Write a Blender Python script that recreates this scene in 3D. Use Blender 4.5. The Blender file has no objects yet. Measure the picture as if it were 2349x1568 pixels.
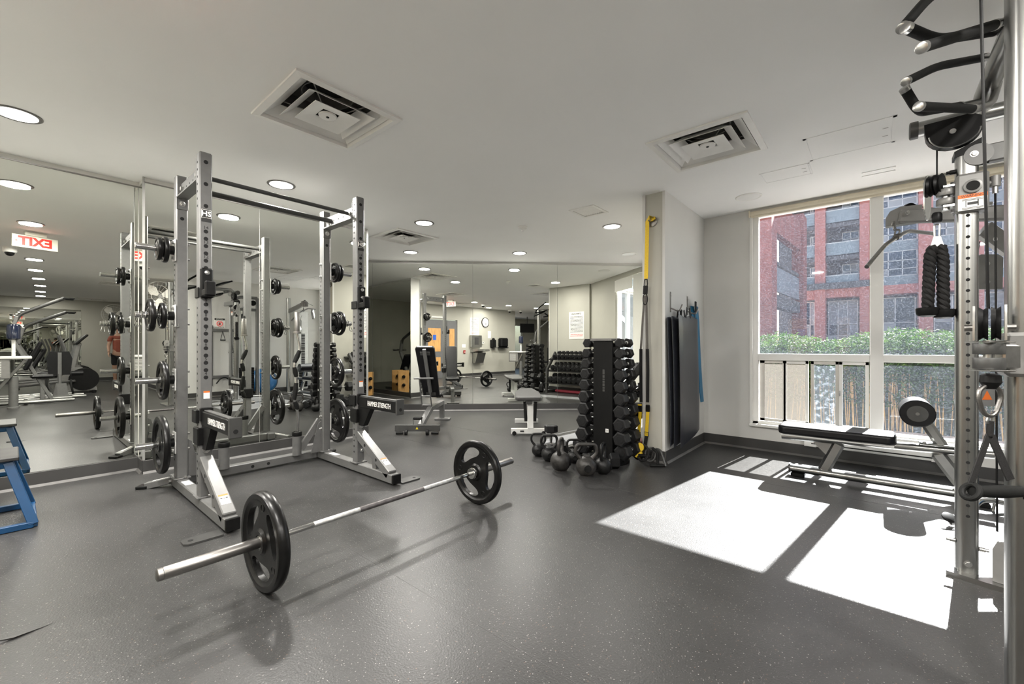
import bpy, bmesh, math, random
from mathutils import Vector, Matrix
random.seed(7)
S = bpy.context.scene
COL = S.collection
R_ = math.radians
# ---------------------------------------------------------------- camera
CAM_H = 1.12; YAW = 40.5; FPX = 980.0
cd = bpy.data.cameras.new('camera'); cam = bpy.data.objects.new('camera', cd); COL.objects.link(cam)
cam.location = (0, 0, CAM_H); cam.rotation_euler = (R_(90), 0, R_(YAW))
cd.sensor_width = 36; cd.lens = FPX / 2349 * 36; cd.shift_y = 11 / 2349
cd.clip_start = 0.05; cd.clip_end = 300
S.camera = cam
# ---------------------------------------------------------------- world + sun + exposure
w = bpy.data.worlds.new('world'); S.world = w; w.use_nodes = True
nt = w.node_tree
sky = nt.nodes.new('ShaderNodeTexSky'); sky.sky_type = 'NISHITA'; sky.sun_disc = False
sky.sun_elevation = R_(40.5); sky.sun_rotation = R_(7.5); sky.dust_density = 1.5; sky.air_density = 1.2
nt.links.new(sky.outputs[0], nt.nodes['Background'].inputs[0])
SKY_K = 0.10
nt.nodes['Background'].inputs[1].default_value = SKY_K
sl = bpy.data.lights.new('sun', 'SUN'); sl.energy = 26; sl.angle = R_(0.53); sl.color = (1.0, .97, .93)
so = bpy.data.objects.new('sun', sl); COL.objects.link(so)
so.rotation_euler = Vector((-.13, -1, -.86)).to_track_quat('-Z', 'Y').to_euler()
S.view_settings.view_transform = 'Standard'; S.view_settings.look = 'None'
S.view_settings.gamma = 1; S.view_settings.use_curve_mapping = False
S.view_settings.exposure = 1.3
LAMP_W = 26.0
S.cycles.max_bounces = 14; S.cycles.glossy_bounces = 8; S.cycles.transparent_max_bounces = 12
S.cycles.diffuse_bounces = 5; S.cycles.sample_clamp_indirect = 6
# view helpers: room axes; camera axes on the floor
TH = R_(YAW)
FW = Vector((-math.sin(TH), math.cos(TH), 0)); RT = Vector((math.cos(TH), math.sin(TH), 0)); UP = Vector((0, 0, 1))
C0 = Vector((0, 0, CAM_H))
def ray(px, py): return FW + RT * ((px - 1174.5) / FPX) - UP * ((py - 795) / FPX)
def at_d(px, py, d): return C0 + ray(px, py) * d
def at_z(px, py, z):
    r = ray(px, py); return C0 + r * ((z - CAM_H) / r.z)
def at_x(px, py, x):
    r = ray(px, py); return C0 + r * (x / r.x)
def at_y(px, py, y):
    r = ray(px, py); return C0 + r * (y / r.y)
# ---------------------------------------------------------------- materials
MATS = {}
def mat(name, col, rough=.5, metal=0., var=.08, scale=12., bump=0., bscale=60., spec=.5, coat=0., emit=None, estr=0., stretch=None):
    if name in MATS: return MATS[name]
    m = bpy.data.materials.new(name); m.use_nodes = True; t = m.node_tree; N = t.nodes; L = t.links
    b = N['Principled BSDF']
    tc = N.new('ShaderNodeTexCoord'); src = tc.outputs['Object']
    if stretch:
        mp = N.new('ShaderNodeMapping'); mp.inputs['Scale'].default_value = stretch
        L.new(src, mp.inputs[0]); src = mp.outputs[0]
    nz = N.new('ShaderNodeTexNoise'); nz.inputs['Scale'].default_value = scale; nz.inputs['Detail'].default_value = 4
    L.new(src, nz.inputs['Vector'])
    rp = N.new('ShaderNodeValToRGB')
    c = Vector(col)
    rp.color_ramp.elements[0].position = .3; rp.color_ramp.elements[1].position = .7
    rp.color_ramp.elements[0].color = (*(c * (1 - var)), 1); rp.color_ramp.elements[1].color = (*[min(1, x) for x in c * (1 + var)], 1)
    L.new(nz.outputs[0], rp.inputs[0]); L.new(rp.outputs[0], b.inputs['Base Color'])
    b.inputs['Roughness'].default_value = rough; b.inputs['Metallic'].default_value = metal
    b.inputs['Specular IOR Level'].default_value = spec
    b.inputs['Coat Weight'].default_value = coat
    if bump:
        n2 = N.new('ShaderNodeTexNoise'); n2.inputs['Scale'].default_value = bscale; n2.inputs['Detail'].default_value = 3
        L.new(src, n2.inputs['Vector'])
        bp = N.new('ShaderNodeBump'); bp.inputs['Strength'].default_value = bump; bp.inputs['Distance'].default_value = .004
        L.new(n2.outputs[0], bp.inputs['Height']); L.new(bp.outputs[0], b.inputs['Normal'])
    if emit:
        b.inputs['Emission Color'].default_value = (*emit, 1); b.inputs['Emission Strength'].default_value = estr
    MATS[name] = m; return m
M_wall = mat('painted_wall', (.62, .615, .59), .6, var=.02, scale=3, bump=.06, bscale=120)
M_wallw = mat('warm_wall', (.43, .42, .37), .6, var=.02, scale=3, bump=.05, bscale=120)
M_ceil = mat('ceiling_paint', (.85, .845, .83), .8, var=.015, scale=1.5, bump=.03, bscale=90)
M_base = mat('vinyl_base', (.042, .041, .040), .45, var=.1, scale=4)
M_basel = mat('vinyl_base_toe', (.10, .097, .092), .5, var=.12, scale=6)
M_trimw = mat('white_aluminium', (.78, .775, .75), .4, var=.02, scale=5)
M_steelp = mat('silver_powder_coat', (.150, .150, .147), .42, .35, var=.06, scale=25, bump=.05, bscale=400)
M_chrome = mat('chrome', (.62, .62, .61), .16, 1., var=.05, scale=30)
M_alum = mat('satin_aluminium_tube', (.34, .34, .33), .28, 1., var=.05, scale=14)
M_brush = mat('brushed_steel', (.26, .25, .238), .36, 1., var=.12, scale=20, stretch=(1, 1, 30))
M_bolt = mat('zinc_bolt', (.55, .545, .53), .28, 1., var=.1, scale=60)
M_blk = mat('black_plastic', (.006, .006, .006), .42, spec=.18, var=.2, scale=30)
M_rub = mat('black_urethane', (.005, .0049, .0048), .30, var=.25, scale=22, bump=.05, bscale=180, spec=.28)
M_pad = mat('black_vinyl', (.006, .006, .007), .38, spec=.3, var=.2, scale=30, bump=.12, bscale=260)
M_gpad = mat('grey_vinyl', (.045, .044, .043), .45, var=.12, scale=30, bump=.08, bscale=260)
M_iron = mat('cast_iron', (.008, .008, .008), .42, .0, spec=.3, var=.45, scale=30, bump=.25, bscale=130)
M_ironw = mat('worn_cast_iron', (.032, .030, .028), .42, .1, spec=.4, var=.6, scale=14, bump=.35, bscale=70)
M_hex = mat('hex_rubber', (.011, .011, .0115), .45, spec=.25, var=.2, scale=30, bump=.12, bscale=200)
M_hole = mat('hole_shadow', (.006, .006, .006), .9, var=.1)  # near-black colour standing in for the shade inside holes
M_lens = mat('lamp_lens', (.95, .94, .9), .5, var=.02, emit=(1, .96, .9), estr=4.0)
M_lenso = mat('lamp_lens_unlit', (.75, .745, .73), .35, var=.03)
M_white = mat('white_plastic', (.78, .77, .74), .45, var=.02)
M_galv = mat('galvanised_duct', (.30, .30, .29), .42, .6, var=.3, scale=8)
M_grip = mat('black_grip_foam', (.007, .0073, .007), .6, spec=.2, var=.15, scale=60, bump=.15, bscale=500)
M_blue = mat('blue_paint', (.003, .045, .125), .35, var=.12, scale=14, bump=.05)
M_wood = mat('plywood', (.55, .30, .10), .5, var=.2, scale=6, stretch=(8, 1, 1))
M_paper = mat('label_paper', (.78, .77, .74), .5, var=.05, scale=40)
M_orange = mat('label_orange', (.75, .16, .02), .5, var=.05)
M_yel = mat('yellow_webbing', (.78, .52, .02), .6, var=.1, scale=80, bump=.2, bscale=300)
M_web = mat('black_webbing', (.010, .0095, .0095), .7, spec=.3, var=.2, scale=120, bump=.3, bscale=400)
M_wgrey = mat('grey_webbing', (.10, .09, .08), .7, var=.2, scale=120, bump=.3, bscale=400)
M_ink = mat('black_ink', (.02, .02, .02), .5, var=.05)
M_wink = mat('white_ink', (.85, .84, .8), .5, var=.03)
M_red = mat('exit_red', (.62, .012, .006), .5, var=.03, emit=(1, .02, .01), estr=.12)
M_whitem = mat('white_metal', (.62, .62, .60), .34, var=.05, scale=12)
M_dkgrey = mat('grey_powder_coat', (.06, .06, .058), .42, .3, var=.08, scale=25)
M_midgrey = mat('grey_enamel', (.20, .197, .19), .38, .2, var=.06, scale=20)
M_door = mat('door_grey', (.12, .12, .125), .5, var=.05)
M_bluesh = mat('blue_band', (.01, .13, .25), .5, var=.12)
M_matt = mat('mat_vinyl', (.020, .021, .027), .32, var=.12, scale=5, bump=.12, bscale=22)
M_red2 = mat('red_vinyl', (.30, .03, .05), .5, var=.1)
M_ivory = mat('blind_ivory', (.66, .60, .47), .6, var=.03, scale=30)
def floor_mat():
    m = bpy.data.materials.new('speckled_rubber'); m.use_nodes = True; t = m.node_tree; N = t.nodes; L = t.links
    b = N['Principled BSDF']; tc = N.new('ShaderNodeTexCoord')
    n1 = N.new('ShaderNodeTexNoise'); n1.inputs['Scale'].default_value = 1.3; n1.inputs['Detail'].default_value = 6
    L.new(tc.outputs['Object'], n1.inputs['Vector'])
    r1 = N.new('ShaderNodeValToRGB'); r1.color_ramp.elements[0].position = .3; r1.color_ramp.elements[1].position = .75
    r1.color_ramp.elements[0].color = (.029, .0288, .0285, 1); r1.color_ramp.elements[1].color = (.043, .0427, .042, 1)
    L.new(n1.outputs[0], r1.inputs[0])
    last = r1.outputs[0]
    for sc, th, col, fac in ((95, .10, (.30, .29, .275, 1), .7), (70, .09, (.012, .012, .012, 1), .8), (160, .13, (.12, .115, .11, 1), .6), (60, .075, (.15, .10, .07, 1), .6)):
        v = N.new('ShaderNodeTexVoronoi'); v.inputs['Scale'].default_value = sc; v.inputs['Randomness'].default_value = 1
        L.new(tc.outputs['Object'], v.inputs['Vector'])
        sep = N.new('ShaderNodeSeparateColor'); L.new(v.outputs['Color'], sep.inputs[0])
        lt = N.new('ShaderNodeMath'); lt.operation = 'LESS_THAN'; lt.inputs[1].default_value = th * 1.9; L.new(v.outputs['Distance'], lt.inputs[0])
        gt = N.new('ShaderNodeMath'); gt.operation = 'GREATER_THAN'; gt.inputs[1].default_value = .74; L.new(sep.outputs[0], gt.inputs[0])
        mu = N.new('ShaderNodeMath'); mu.operation = 'MULTIPLY'; L.new(lt.outputs[0], mu.inputs[0]); L.new(gt.outputs[0], mu.inputs[1])
        m2 = N.new('ShaderNodeMath'); m2.operation = 'MULTIPLY'; m2.inputs[1].default_value = fac; L.new(mu.outputs[0], m2.inputs[0])
        mx = N.new('ShaderNodeMix'); mx.data_type = 'RGBA'; L.new(m2.outputs[0], mx.inputs[0]); L.new(last, mx.inputs[6]); mx.inputs[7].default_value = col
        last = mx.outputs[2]
    # faint scuffs
    n3 = N.new('ShaderNodeTexNoise'); n3.inputs['Scale'].default_value = 5; n3.inputs['Detail'].default_value = 8; n3.inputs['Roughness'].default_value = .7
    L.new(tc.outputs['Object'], n3.inputs['Vector'])
    r3 = N.new('ShaderNodeValToRGB'); r3.color_ramp.elements[0].position = .28; r3.color_ramp.elements[1].position = .42
    r3.color_ramp.elements[0].color = (.72, .72, .72, 1); r3.color_ramp.elements[1].color = (1, 1, 1, 1)
    L.new(n3.outputs[0], r3.inputs[0])
    mm = N.new('ShaderNodeMix'); mm.data_type = 'RGBA'; mm.blend_type = 'MULTIPLY'; mm.inputs[0].default_value = 1
    L.new(last, mm.inputs[6]); L.new(r3.outputs[0], mm.inputs[7]); L.new(mm.outputs[2], b.inputs['Base Color'])
    rr = N.new('ShaderNodeMapRange'); rr.inputs[3].default_value = .31; rr.inputs[4].default_value = .42
    L.new(n1.outputs[0], rr.inputs[0]); L.new(rr.outputs[0], b.inputs['Roughness'])
    b.inputs['Specular IOR Level'].default_value = .30
    n2 = N.new('ShaderNodeTexNoise'); n2.inputs['Scale'].default_value = 130; n2.inputs['Detail'].default_value = 1
    L.new(tc.outputs['Object'], n2.inputs['Vector'])
    bp = N.new('ShaderNodeBump'); bp.inputs['Strength'].default_value = .22; bp.inputs['Distance'].default_value = .004
    L.new(n2.outputs[0], bp.inputs['Height']); L.new(bp.outputs[0], b.inputs['Normal'])
    return m
M_floor = floor_mat()
def mirror_mat():
    m = bpy.data.materials.new('silvered_mirror'); m.use_nodes = True; b = m.node_tree.nodes['Principled BSDF']
    b.inputs['Base Color'].default_value = (.80, .81, .765, 1); b.inputs['Metallic'].default_value = 1; b.inputs['Roughness'].default_value = 0.0
    return m
M_mir = mirror_mat()
def glass_mat(name, tint, dirt, dscale, grime=(.55, .62, .78)):
    m = bpy.data.materials.new(name); m.use_nodes = True; t = m.node_tree; N = t.nodes; L = t.links
    N.remove(N['Principled BSDF']); out = N['Material Output']
    tr = N.new('ShaderNodeBsdfTransparent'); tr.inputs[0].default_value = (*tint, 1)
    gl = N.new('ShaderNodeBsdfGlossy'); gl.inputs['Roughness'].default_value = .02
    lw = N.new('ShaderNodeLayerWeight'); lw.inputs[0].default_value = .5
    pw = N.new('ShaderNodeMath'); pw.operation = 'POWER'; pw.inputs[1].default_value = 4; L.new(lw.outputs['Facing'], pw.inputs[0])
    fr = N.new('ShaderNodeMath'); fr.operation = 'MULTIPLY_ADD'; fr.inputs[1].default_value = .5; fr.inputs[2].default_value = .025; L.new(pw.outputs[0], fr.inputs[0])
    m1 = N.new('ShaderNodeMixShader'); L.new(fr.outputs[0], m1.inputs[0]); L.new(tr.outputs[0], m1.inputs[1]); L.new(gl.outputs[0], m1.inputs[2])
    tc = N.new('ShaderNodeTexCoord')
    nz = N.new('ShaderNodeTexNoise'); nz.inputs['Scale'].default_value = dscale; nz.inputs['Detail'].default_value = 3; nz.inputs['Roughness'].default_value = .7
    L.new(tc.outputs['Object'], nz.inputs['Vector'])
    r = N.new('ShaderNodeValToRGB'); r.color_ramp.elements[0].position = .50; r.color_ramp.elements[1].position = .74
    lo_, hi_ = (.30, 1.6) if dirt < .3 else (.85, 1.3)
    r.color_ramp.elements[0].color = (dirt * lo_,) * 3 + (1,); r.color_ramp.elements[1].color = (min(1, dirt * hi_),) * 3 + (1,)
    L.new(nz.outputs[0], r.inputs[0])
    df = N.new('ShaderNodeBsdfTranslucent'); df.inputs[0].default_value = (*grime, 1)
    d2 = N.new('ShaderNodeBsdfDiffuse'); d2.inputs[0].default_value = (*grime, 1)
    ma = N.new('ShaderNodeMixShader'); ma.inputs[0].default_value = .4; L.new(df.outputs[0], ma.inputs[1]); L.new(d2.outputs[0], ma.inputs[2])
    m3 = N.new('ShaderNodeMixShader'); L.new(r.outputs[0], m3.inputs[0]); L.new(m1.outputs[0], m3.inputs[1]); L.new(ma.outputs[0], m3.inputs[2])
    L.new(m3.outputs[0], out.inputs[0]); return m
M_glass = glass_mat('dusty_glass', (.97, .985, 1.), .030, 90)
M_glassf = glass_mat('grimy_glass', (.92, .93, .93), .42, 40, (.135, .128, .118))
M_glassb = glass_mat('grimy_glass_light', (.94, .97, 1.), .14, 25, (.34, .38, .44))
# ---------------------------------------------------------------- mesh builder
def basis(d, up=(0, 0, 1)):
    d = Vector(d).normalized(); up = Vector(up)
    if abs(d.dot(up)) > .999: up = Vector((0, 1, 0)) if abs(d.z) > .9 else Vector((0, 0, 1))
    s = d.cross(up).normalized(); u = s.cross(d).normalized()
    return d, s, u
class MB:
    def __init__(self): self.v = []; self.f = []
    def _add(self, vs, fs):
        o = len(self.v); self.v += [Vector(p) for p in vs]; self.f += [tuple(i + o for i in f) for f in fs]; return self
    def box(self, c, s, bev=0., ax=None):
        """c centre, s full size, ax three axis vectors"""
        X, Y, Z = ax if ax else (Vector((1, 0, 0)), Vector((0, 1, 0)), Vector((0, 0, 1)))
        a, b, h = s[0] / 2, s[1] / 2, s[2] / 2; c = Vector(c)
        P = lambda x, y, z: c + X * x + Y * y + Z * z
        if bev <= 0:
            vs = [P(x, y, z) for x in (-a, a) for y in (-b, b) for z in (-h, h)]
            fs = [(0, 1, 3, 2), (4, 6, 7, 5), (0, 4, 5, 1), (2, 3, 7, 6), (0, 2, 6, 4), (1, 5, 7, 3)]
            return self._add(vs, fs)
        e = min(bev, a * .95, b * .95, h * .95); vs = []; ix = {}
        for sx in (-1, 1):
            for sy in (-1, 1):
                for sz in (-1, 1):
                    for k in range(3):
                        q = [sx * (a - e), sy * (b - e), sz * (h - e)]; q[k] = (sx * a, sy * b, sz * h)[k]
                        ix[(sx, sy, sz, k)] = len(vs); vs.append(P(*q))
        fs = []
        sg = (-1, 1)
        for s1 in sg:
            fs.append([ix[(s1, *p, 0)] for p in ((-1, -1), (1, -1), (1, 1), (-1, 1))])
            fs.append([ix[(p[0], s1, p[1], 1)] for p in ((-1, -1), (1, -1), (1, 1), (-1, 1))])
            fs.append([ix[(p[0], p[1], s1, 2)] for p in ((-1, -1), (1, -1), (1, 1), (-1, 1))])
        for p in sg:
            for q in sg:
                fs.append([ix[(p, q, -1, 0)], ix[(p, q, 1, 0)], ix[(p, q, 1, 1)], ix[(p, q, -1, 1)]])
                fs.append([ix[(p, -1, q, 0)], ix[(p, 1, q, 0)], ix[(p, 1, q, 2)], ix[(p, -1, q, 2)]])
                fs.append([ix[(-1, p, q, 1)], ix[(1, p, q, 1)], ix[(1, p, q, 2)], ix[(-1, p, q, 2)]])
                for r in sg: fs.append([ix[(p, q, r, 0)], ix[(p, q, r, 1)], ix[(p, q, r, 2)]])
        return self._add(vs, fs)
    def bx(self, x0, x1, y0, y1, z0, z1, bev=0.):
        return self.box(((x0 + x1) / 2, (y0 + y1) / 2, (z0 + z1) / 2), (abs(x1 - x0), abs(y1 - y0), abs(z1 - z0)), bev)
    def beam(self, p0, p1, w, h, bev=.004, up=(0, 0, 1)):
        p0 = Vector(p0); p1 = Vector(p1); d, s, u = basis(p1 - p0, up)
        return self.box((p0 + p1) / 2, ((p1 - p0).length, w, h), bev, (d, s, u))
    def tube(self, pts, r, seg=12, cap=True, ry=None, up=(0, 0, 1)):
        pts = [Vector(p) for p in pts]; n = len(pts); rs = r if isinstance(r, (list, tuple)) else [r] * n
        k = (ry / rs[0]) if ry else 1.; vs = []; prev = None
        for i, p in enumerate(pts):
            t = (pts[min(i + 1, n - 1)] - pts[max(i - 1, 0)]).normalized()
            if prev is None: _, s, u = basis(t, up)
            else:
                s = (prev - t * prev.dot(t)).normalized(); u = s.cross(t).normalized()
            prev = s
            for j in range(seg):
                a = 2 * math.pi * j / seg; vs.append(p + s * (math.cos(a) * rs[i]) + u * (math.sin(a) * rs[i] * k))
        fs = [(i * seg + j, i * seg + (j + 1) % seg, (i + 1) * seg + (j + 1) % seg, (i + 1) * seg + j) for i in range(n - 1) for j in range(seg)]
        if cap: fs += [tuple(range(seg))[::-1], tuple((n - 1) * seg + j for j in range(seg))]
        return self._add(vs, fs)
    def lathe(self, prof, o=(0, 0, 0), d=(0, 0, 1), seg=24, closed=False):
        """prof: (radius, height along d); open ends are capped when radius > 0"""
        o = Vector(o); d, s, u = basis(d, (0, 0, 1) if abs(Vector(d).normalized().z) < .9 else (0, 1, 0)); vs = []
        for r, h in prof:
            for j in range(seg):
                a = 2 * math.pi * j / seg; vs.append(o + d * h + (s * math.cos(a) + u * math.sin(a)) * max(r, 1e-5))
        n = len(prof); rng = n if closed else n - 1
        fs = [(i * seg + j, i * seg + (j + 1) % seg, ((i + 1) % n) * seg + (j + 1) % seg, ((i + 1) % n) * seg + j) for i in range(rng) for j in range(seg)]
        if not closed: fs += [tuple(range(seg))[::-1], tuple((n - 1) * seg + j for j in range(seg))]
        return self._add(vs, fs)
    def prism(self, poly, o, X, Y, t, bev=0.):
        """2d polygon extruded by t along X x Y, centred"""
        o = Vector(o); X = Vector(X).normalized(); Y = Vector(Y).normalized(); Z = X.cross(Y).normalized(); n = len(poly)
        vs = [o + X * a + Y * b - Z * (t / 2) for a, b in poly] + [o + X * a + Y * b + Z * (t / 2) for a, b in poly]
        fs = [tuple(range(n))[::-1], tuple(range(n, 2 * n))] + [(i, (i + 1) % n, n + (i + 1) % n, n + i) for i in range(n)]
        return self._add(vs, fs)
    def quad(self, a, b, c, d): return self._add([a, b, c, d], [(0, 1, 2, 3)])
    def ball(self, c, r, seg=16, rings=10, sc=(1, 1, 1)):
        pr = [(math.sin(math.pi * i / rings) * r, -math.cos(math.pi * i / rings) * r) for i in range(rings + 1)]
        o = len(self.v); self.lathe(pr, (0, 0, 0), (0, 0, 1), seg)
        for i in range(o, len(self.v)):
            p = self.v[i]; self.v[i] = Vector((p.x * sc[0], p.y * sc[1], p.z * sc[2])) + Vector(c)
        return self
    def xf(self, M):
        self.v = [M @ p for p in self.v]; return self
    def join(self, o): return self._add(o.v, o.f)
    def mesh(self, name, ma, smooth=35):
        me = bpy.data.meshes.new(name); me.from_pydata([tuple(p) for p in self.v], [], self.f)
        bm = bmesh.new(); bm.from_mesh(me); bmesh.ops.recalc_face_normals(bm, faces=bm.faces); bm.to_mesh(me); bm.free()
        if ma: me.materials.append(ma)
        if smooth:
            me.shade_smooth(); me.set_sharp_from_angle(angle=R_(smooth))
        return me
    def build(self, name, ma, parent=None, smooth=35):
        if parent is not None:
            root = parent
            while root.parent: root = root.parent
            M = Matrix.Translation(root.location) @ Matrix.Rotation(root.rotation_euler.z, 4, 'Z')
            if root.get('_world', 1): self.xf(M.inverted())
        o = bpy.data.objects.new(name, self.mesh(name, ma, smooth)); COL.objects.link(o)
        if parent is not None: o.parent = parent
        return o
def tag(o, label=None, cat=None, group=None, kind=None):
    if label: o['label'] = label
    if cat: o['category'] = cat
    if group: o['group'] = group
    if kind: o['kind'] = kind
    return o
def thing(name, label, cat, loc=(0, 0, 0), rz=0., group=None):
    o = bpy.data.objects.new(name, None); COL.objects.link(o); o.location = loc; o.rotation_euler = (0, 0, rz)
    o.empty_display_size = .05
    return tag(o, label, cat, group)
def copy_tree(o, parent=None):
    c = o.copy(); COL.objects.link(c)
    if parent: c.parent = parent
    for ch in list(o.children): copy_tree(ch, c)
    return c
def text_mb(s, size, o, X, Y, th=.0008, align='CENTER', bold=.0):
    cu = bpy.data.curves.new('txt', 'FONT'); cu.body = s; cu.size = size; cu.align_x = align; cu.align_y = 'CENTER'; cu.extrude = th / 2; cu.resolution_u = 2; cu.offset = bold * size
    ob = bpy.data.objects.new('txt', cu); me = bpy.data.meshes.new_from_object(ob)
    X = Vector(X).normalized(); Y = Vector(Y).normalized(); Z = X.cross(Y); o = Vector(o)
    m = MB(); m._add([o + X * v.co.x + Y * v.co.y + Z * v.co.z for v in me.vertices], [tuple(p.vertices) for p in me.polygons])
    bpy.data.objects.remove(ob); bpy.data.curves.remove(cu); bpy.data.meshes.remove(me)
    return m
def bars_mb(p, X, Y, N, w_, rows, dy, h_, seed=1):
    """rows of print too small to read"""
    m = MB(); rn = random.Random(seed)
    for k in range(rows):
        x = -w_ / 2
        while x < w_ / 2 - .01:
            L_ = min(rn.uniform(.012, .05), w_ / 2 - x); m.box(p + X * (x + L_ / 2) - Y * (k * dy), (L_, h_, .0008), 0, (X, Y, N)); x += L_ + .007
    return m
def arc(c, a, b, r, t0, t1, n=8):
    c = Vector(c); a = Vector(a).normalized(); b = Vector(b).normalized()
    return [c + a * (r * math.cos(t0 + (t1 - t0) * i / n)) + b * (r * math.sin(t0 + (t1 - t0) * i / n)) for i in range(n + 1)]
def fillet(pts, rad, n=6):
    """round the inner corners of a polyline"""
    pts = [Vector(p) for p in pts]; out = [pts[0]]
    for i in range(1, len(pts) - 1):
        a = (pts[i - 1] - pts[i]); b = (pts[i + 1] - pts[i]); l = min(rad, a.length * .45, b.length * .45)
        p0 = pts[i] + a.normalized() * l; p1 = pts[i] + b.normalized() * l
        for k in range(n + 1):
            t = k / n; out.append(p0 * (1 - t) ** 2 + pts[i] * 2 * t * (1 - t) + p1 * t * t)
    return out + [pts[-1]]
X1 = Vector((1, 0, 0)); Y1 = Vector((0, 1, 0)); Z1 = Vector((0, 0, 1))
# ================================================================ ROOM SHELL
H = 2.62
def struct(name, mb, ma, parent=None, smooth=0):
    o = mb.build(name, ma, parent, smooth)
    if parent is None: o['kind'] = 'structure'
    return o
ND = Vector((-.688, .7257, 0)); ND.normalize(); DC = 7.56            # diagonal back wall: ND . P = DC
DD = Vector((ND.y, -ND.x, 0))                                        # along it, to the right
def diag(s, off=0., z=0.): return ND * (DC - off) + DD * s + Vector((0, 0, z))
# ---- floor
f = MB(); f.bx(-8.2, 9.6, -4.8, 5.42, -.06, 0)
f.prism([(-8.2, 5.42), (-1.60, 5.42), (-3.2, 7.75), (-8.2, 7.75)], (0, 0, -.03), X1, Y1, .06)
floor = struct('floor', f, M_floor)
# lifted floor seam near the camera, and thin roll seams
m = MB(); a = at_z(-12, 1480, 0); b = at_z(128, 1426, 0); c = at_z(2, 1468, 0)
m._add([a, b, at_z(-12, 1470, .012), at_z(30, 1462, .008)], [(0, 1, 3, 2)])
m.build('lifted_seam', M_base, floor, 0)
sm = MB()
for y in (1.22, 3.1, 4.02): sm.bx(-4.9, 1.3, y - .0012, y + .0012, -.001, .0006)
so2 = sm.build('seam_line', M_base, floor, 0); so2['kind'] = 'stuff'
# ---- ceiling with openings for the square diffusers
VENTS = [(-3.045, -2.38, 1.0, 1.665), (-1.29, -.63, 3.045, 3.69), (-5.25, -4.595, 3.165, 3.82), (3.2, 3.86, 1.35, 2.0), (8.2, 8.85, 1.3, 1.95), (-1.3, -.64, -.9, -.24)]
GRILLE = (-2.55, -2.30, 4.01, 4.28)
holes = VENTS + [GRILLE]
xs = sorted({-8.2, 9.6} | {h[0] for h in holes} | {h[1] for h in holes}); ys = sorted({-4.8, 5.42} | {h[2] for h in holes} | {h[3] for h in holes})
cl = MB()
for i in range(len(xs) - 1):
    for j in range(len(ys) - 1):
        mx, my = (xs[i] + xs[i + 1]) / 2, (ys[j] + ys[j + 1]) / 2
        if any(h[0] < mx < h[1] and h[2] < my < h[3] for h in holes): continue
        cl.bx(xs[i], xs[i + 1], ys[j], ys[j + 1], H, H + .05)
cl.prism([(-8.2, 5.42), (-1.70, 5.42), (-3.16, 7.62), (-8.2, 7.62)], (0, 0, H + .025), X1, Y1, .05)
ceiling = struct('ceiling', cl, M_ceil)
# ---- walls
def baseboard(name, p0, p1, nrm, h=.115):
    p0 = Vector(p0); p1 = Vector(p1); nrm = Vector(nrm); m = MB(); d = (p1 - p0).normalized()
    L = (p1 - p0).length; mid = (p0 + p1) / 2
    m.box(mid + nrm * .006 + Z1 * (h / 2), (L, .012, h), .002, (d, nrm, Z1))
    o = struct(name, m, M_base)
    t = MB(); t.prism([(0, 0), (.026, 0), (.012, .018), (0, .018)], mid + nrm * .004, nrm, Z1, L); t.build('cove_toe', M_basel, o, 0)
    return o
def mirrors(wall, spans, x, y_axis=True, z0=.118, z1=2.575):
    for a, b in spans:
        m = MB(); m.bx(x - .006, x, a + .0015, b - .0015, z0, z1); m.build('mirror_panel', M_mir, wall, 0)
M_sashm = mat('dull_aluminium', (.40, .40, .385), .38, .5, var=.05)
wl = struct('wall_left', MB().bx(-5.30, -5.137, -1.4, .76, 0, H), M_wall)
mirrors(wl, [(-1.38, -.52), (-.52, .751)], -5.13)
m = MB().bx(-5.1365, -5.124, -1.38, .755, 2.573, 2.583); m.build('mirror_channel', M_brush, wl, 0)
wp = struct('wall_partition', MB().bx(-5.163, -4.937, .757, 2.945, 0, H), M_wall)
mirrors(wp, [(.757, 1.69), (1.69, 2.925)], -4.93)
for a, b in ((.757, 1.69), (1.69, 2.945)): MB().bx(-5.17, -5.164, a + .0015, b - .0015, .118, 2.575).build('mirror_panel', M_mir, wp, 0)
MB().bx(-5.10, -4.945, .751, .757, .118, 2.575).build('mirror_panel', M_mir, wp, 0)
MB().bx(-4.94, -4.927, 2.925, 2.950, .118, 2.60).build('corner_trim', M_sashm, wp, 0)
MB().bx(-4.944, -4.927, .749, .766, .118, H).build('corner_trim', M_sashm, wp, 0)
MB().bx(-4.936, -4.925, .757, 2.90, 2.572, 2.582).build('mirror_channel', M_brush, wp, 0)
baseboard('baseboard_left', (-5.13, -1.4, 0), (-5.13, .76, 0), X1)
baseboard('baseboard_partition', (-4.93, .75, 0), (-4.93, 2.95, 0), X1)
baseboard('baseboard_partition_step', (-5.13, .757, 0), (-4.93, .757, 0), -Y1)
baseboard('baseboard_partition_end', (-4.93, 2.945, 0), (-5.17, 2.945, 0), Y1)
baseboard('baseboard_partition_rear', (-5.17, 2.945, 0), (-5.17, .757, 0), -X1)
# diagonal mirrored back wall
wb = MB(); wb.box(diag(-1.2, -.09, H / 2), (8.4, .16, H), 0, (DD, ND, Z1)); wb = struct('wall_back', wb, M_wall)
for a, b in ((-5.4, -3.4), (-3.4, -2.04), (-2.04, -.30), (-.30, 1.20), (1.20, 2.94)):
    m = MB(); m.box(diag((a + b) / 2, .003, (2.575 + .118) / 2), (b - a - .004, .006, 2.575 - .118), 0, (DD, ND, Z1)); m.build('mirror_panel', M_mir, wb, 0)
baseboard('baseboard_back', diag(-5.4, .0), diag(2.95, .0), -ND)
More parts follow.
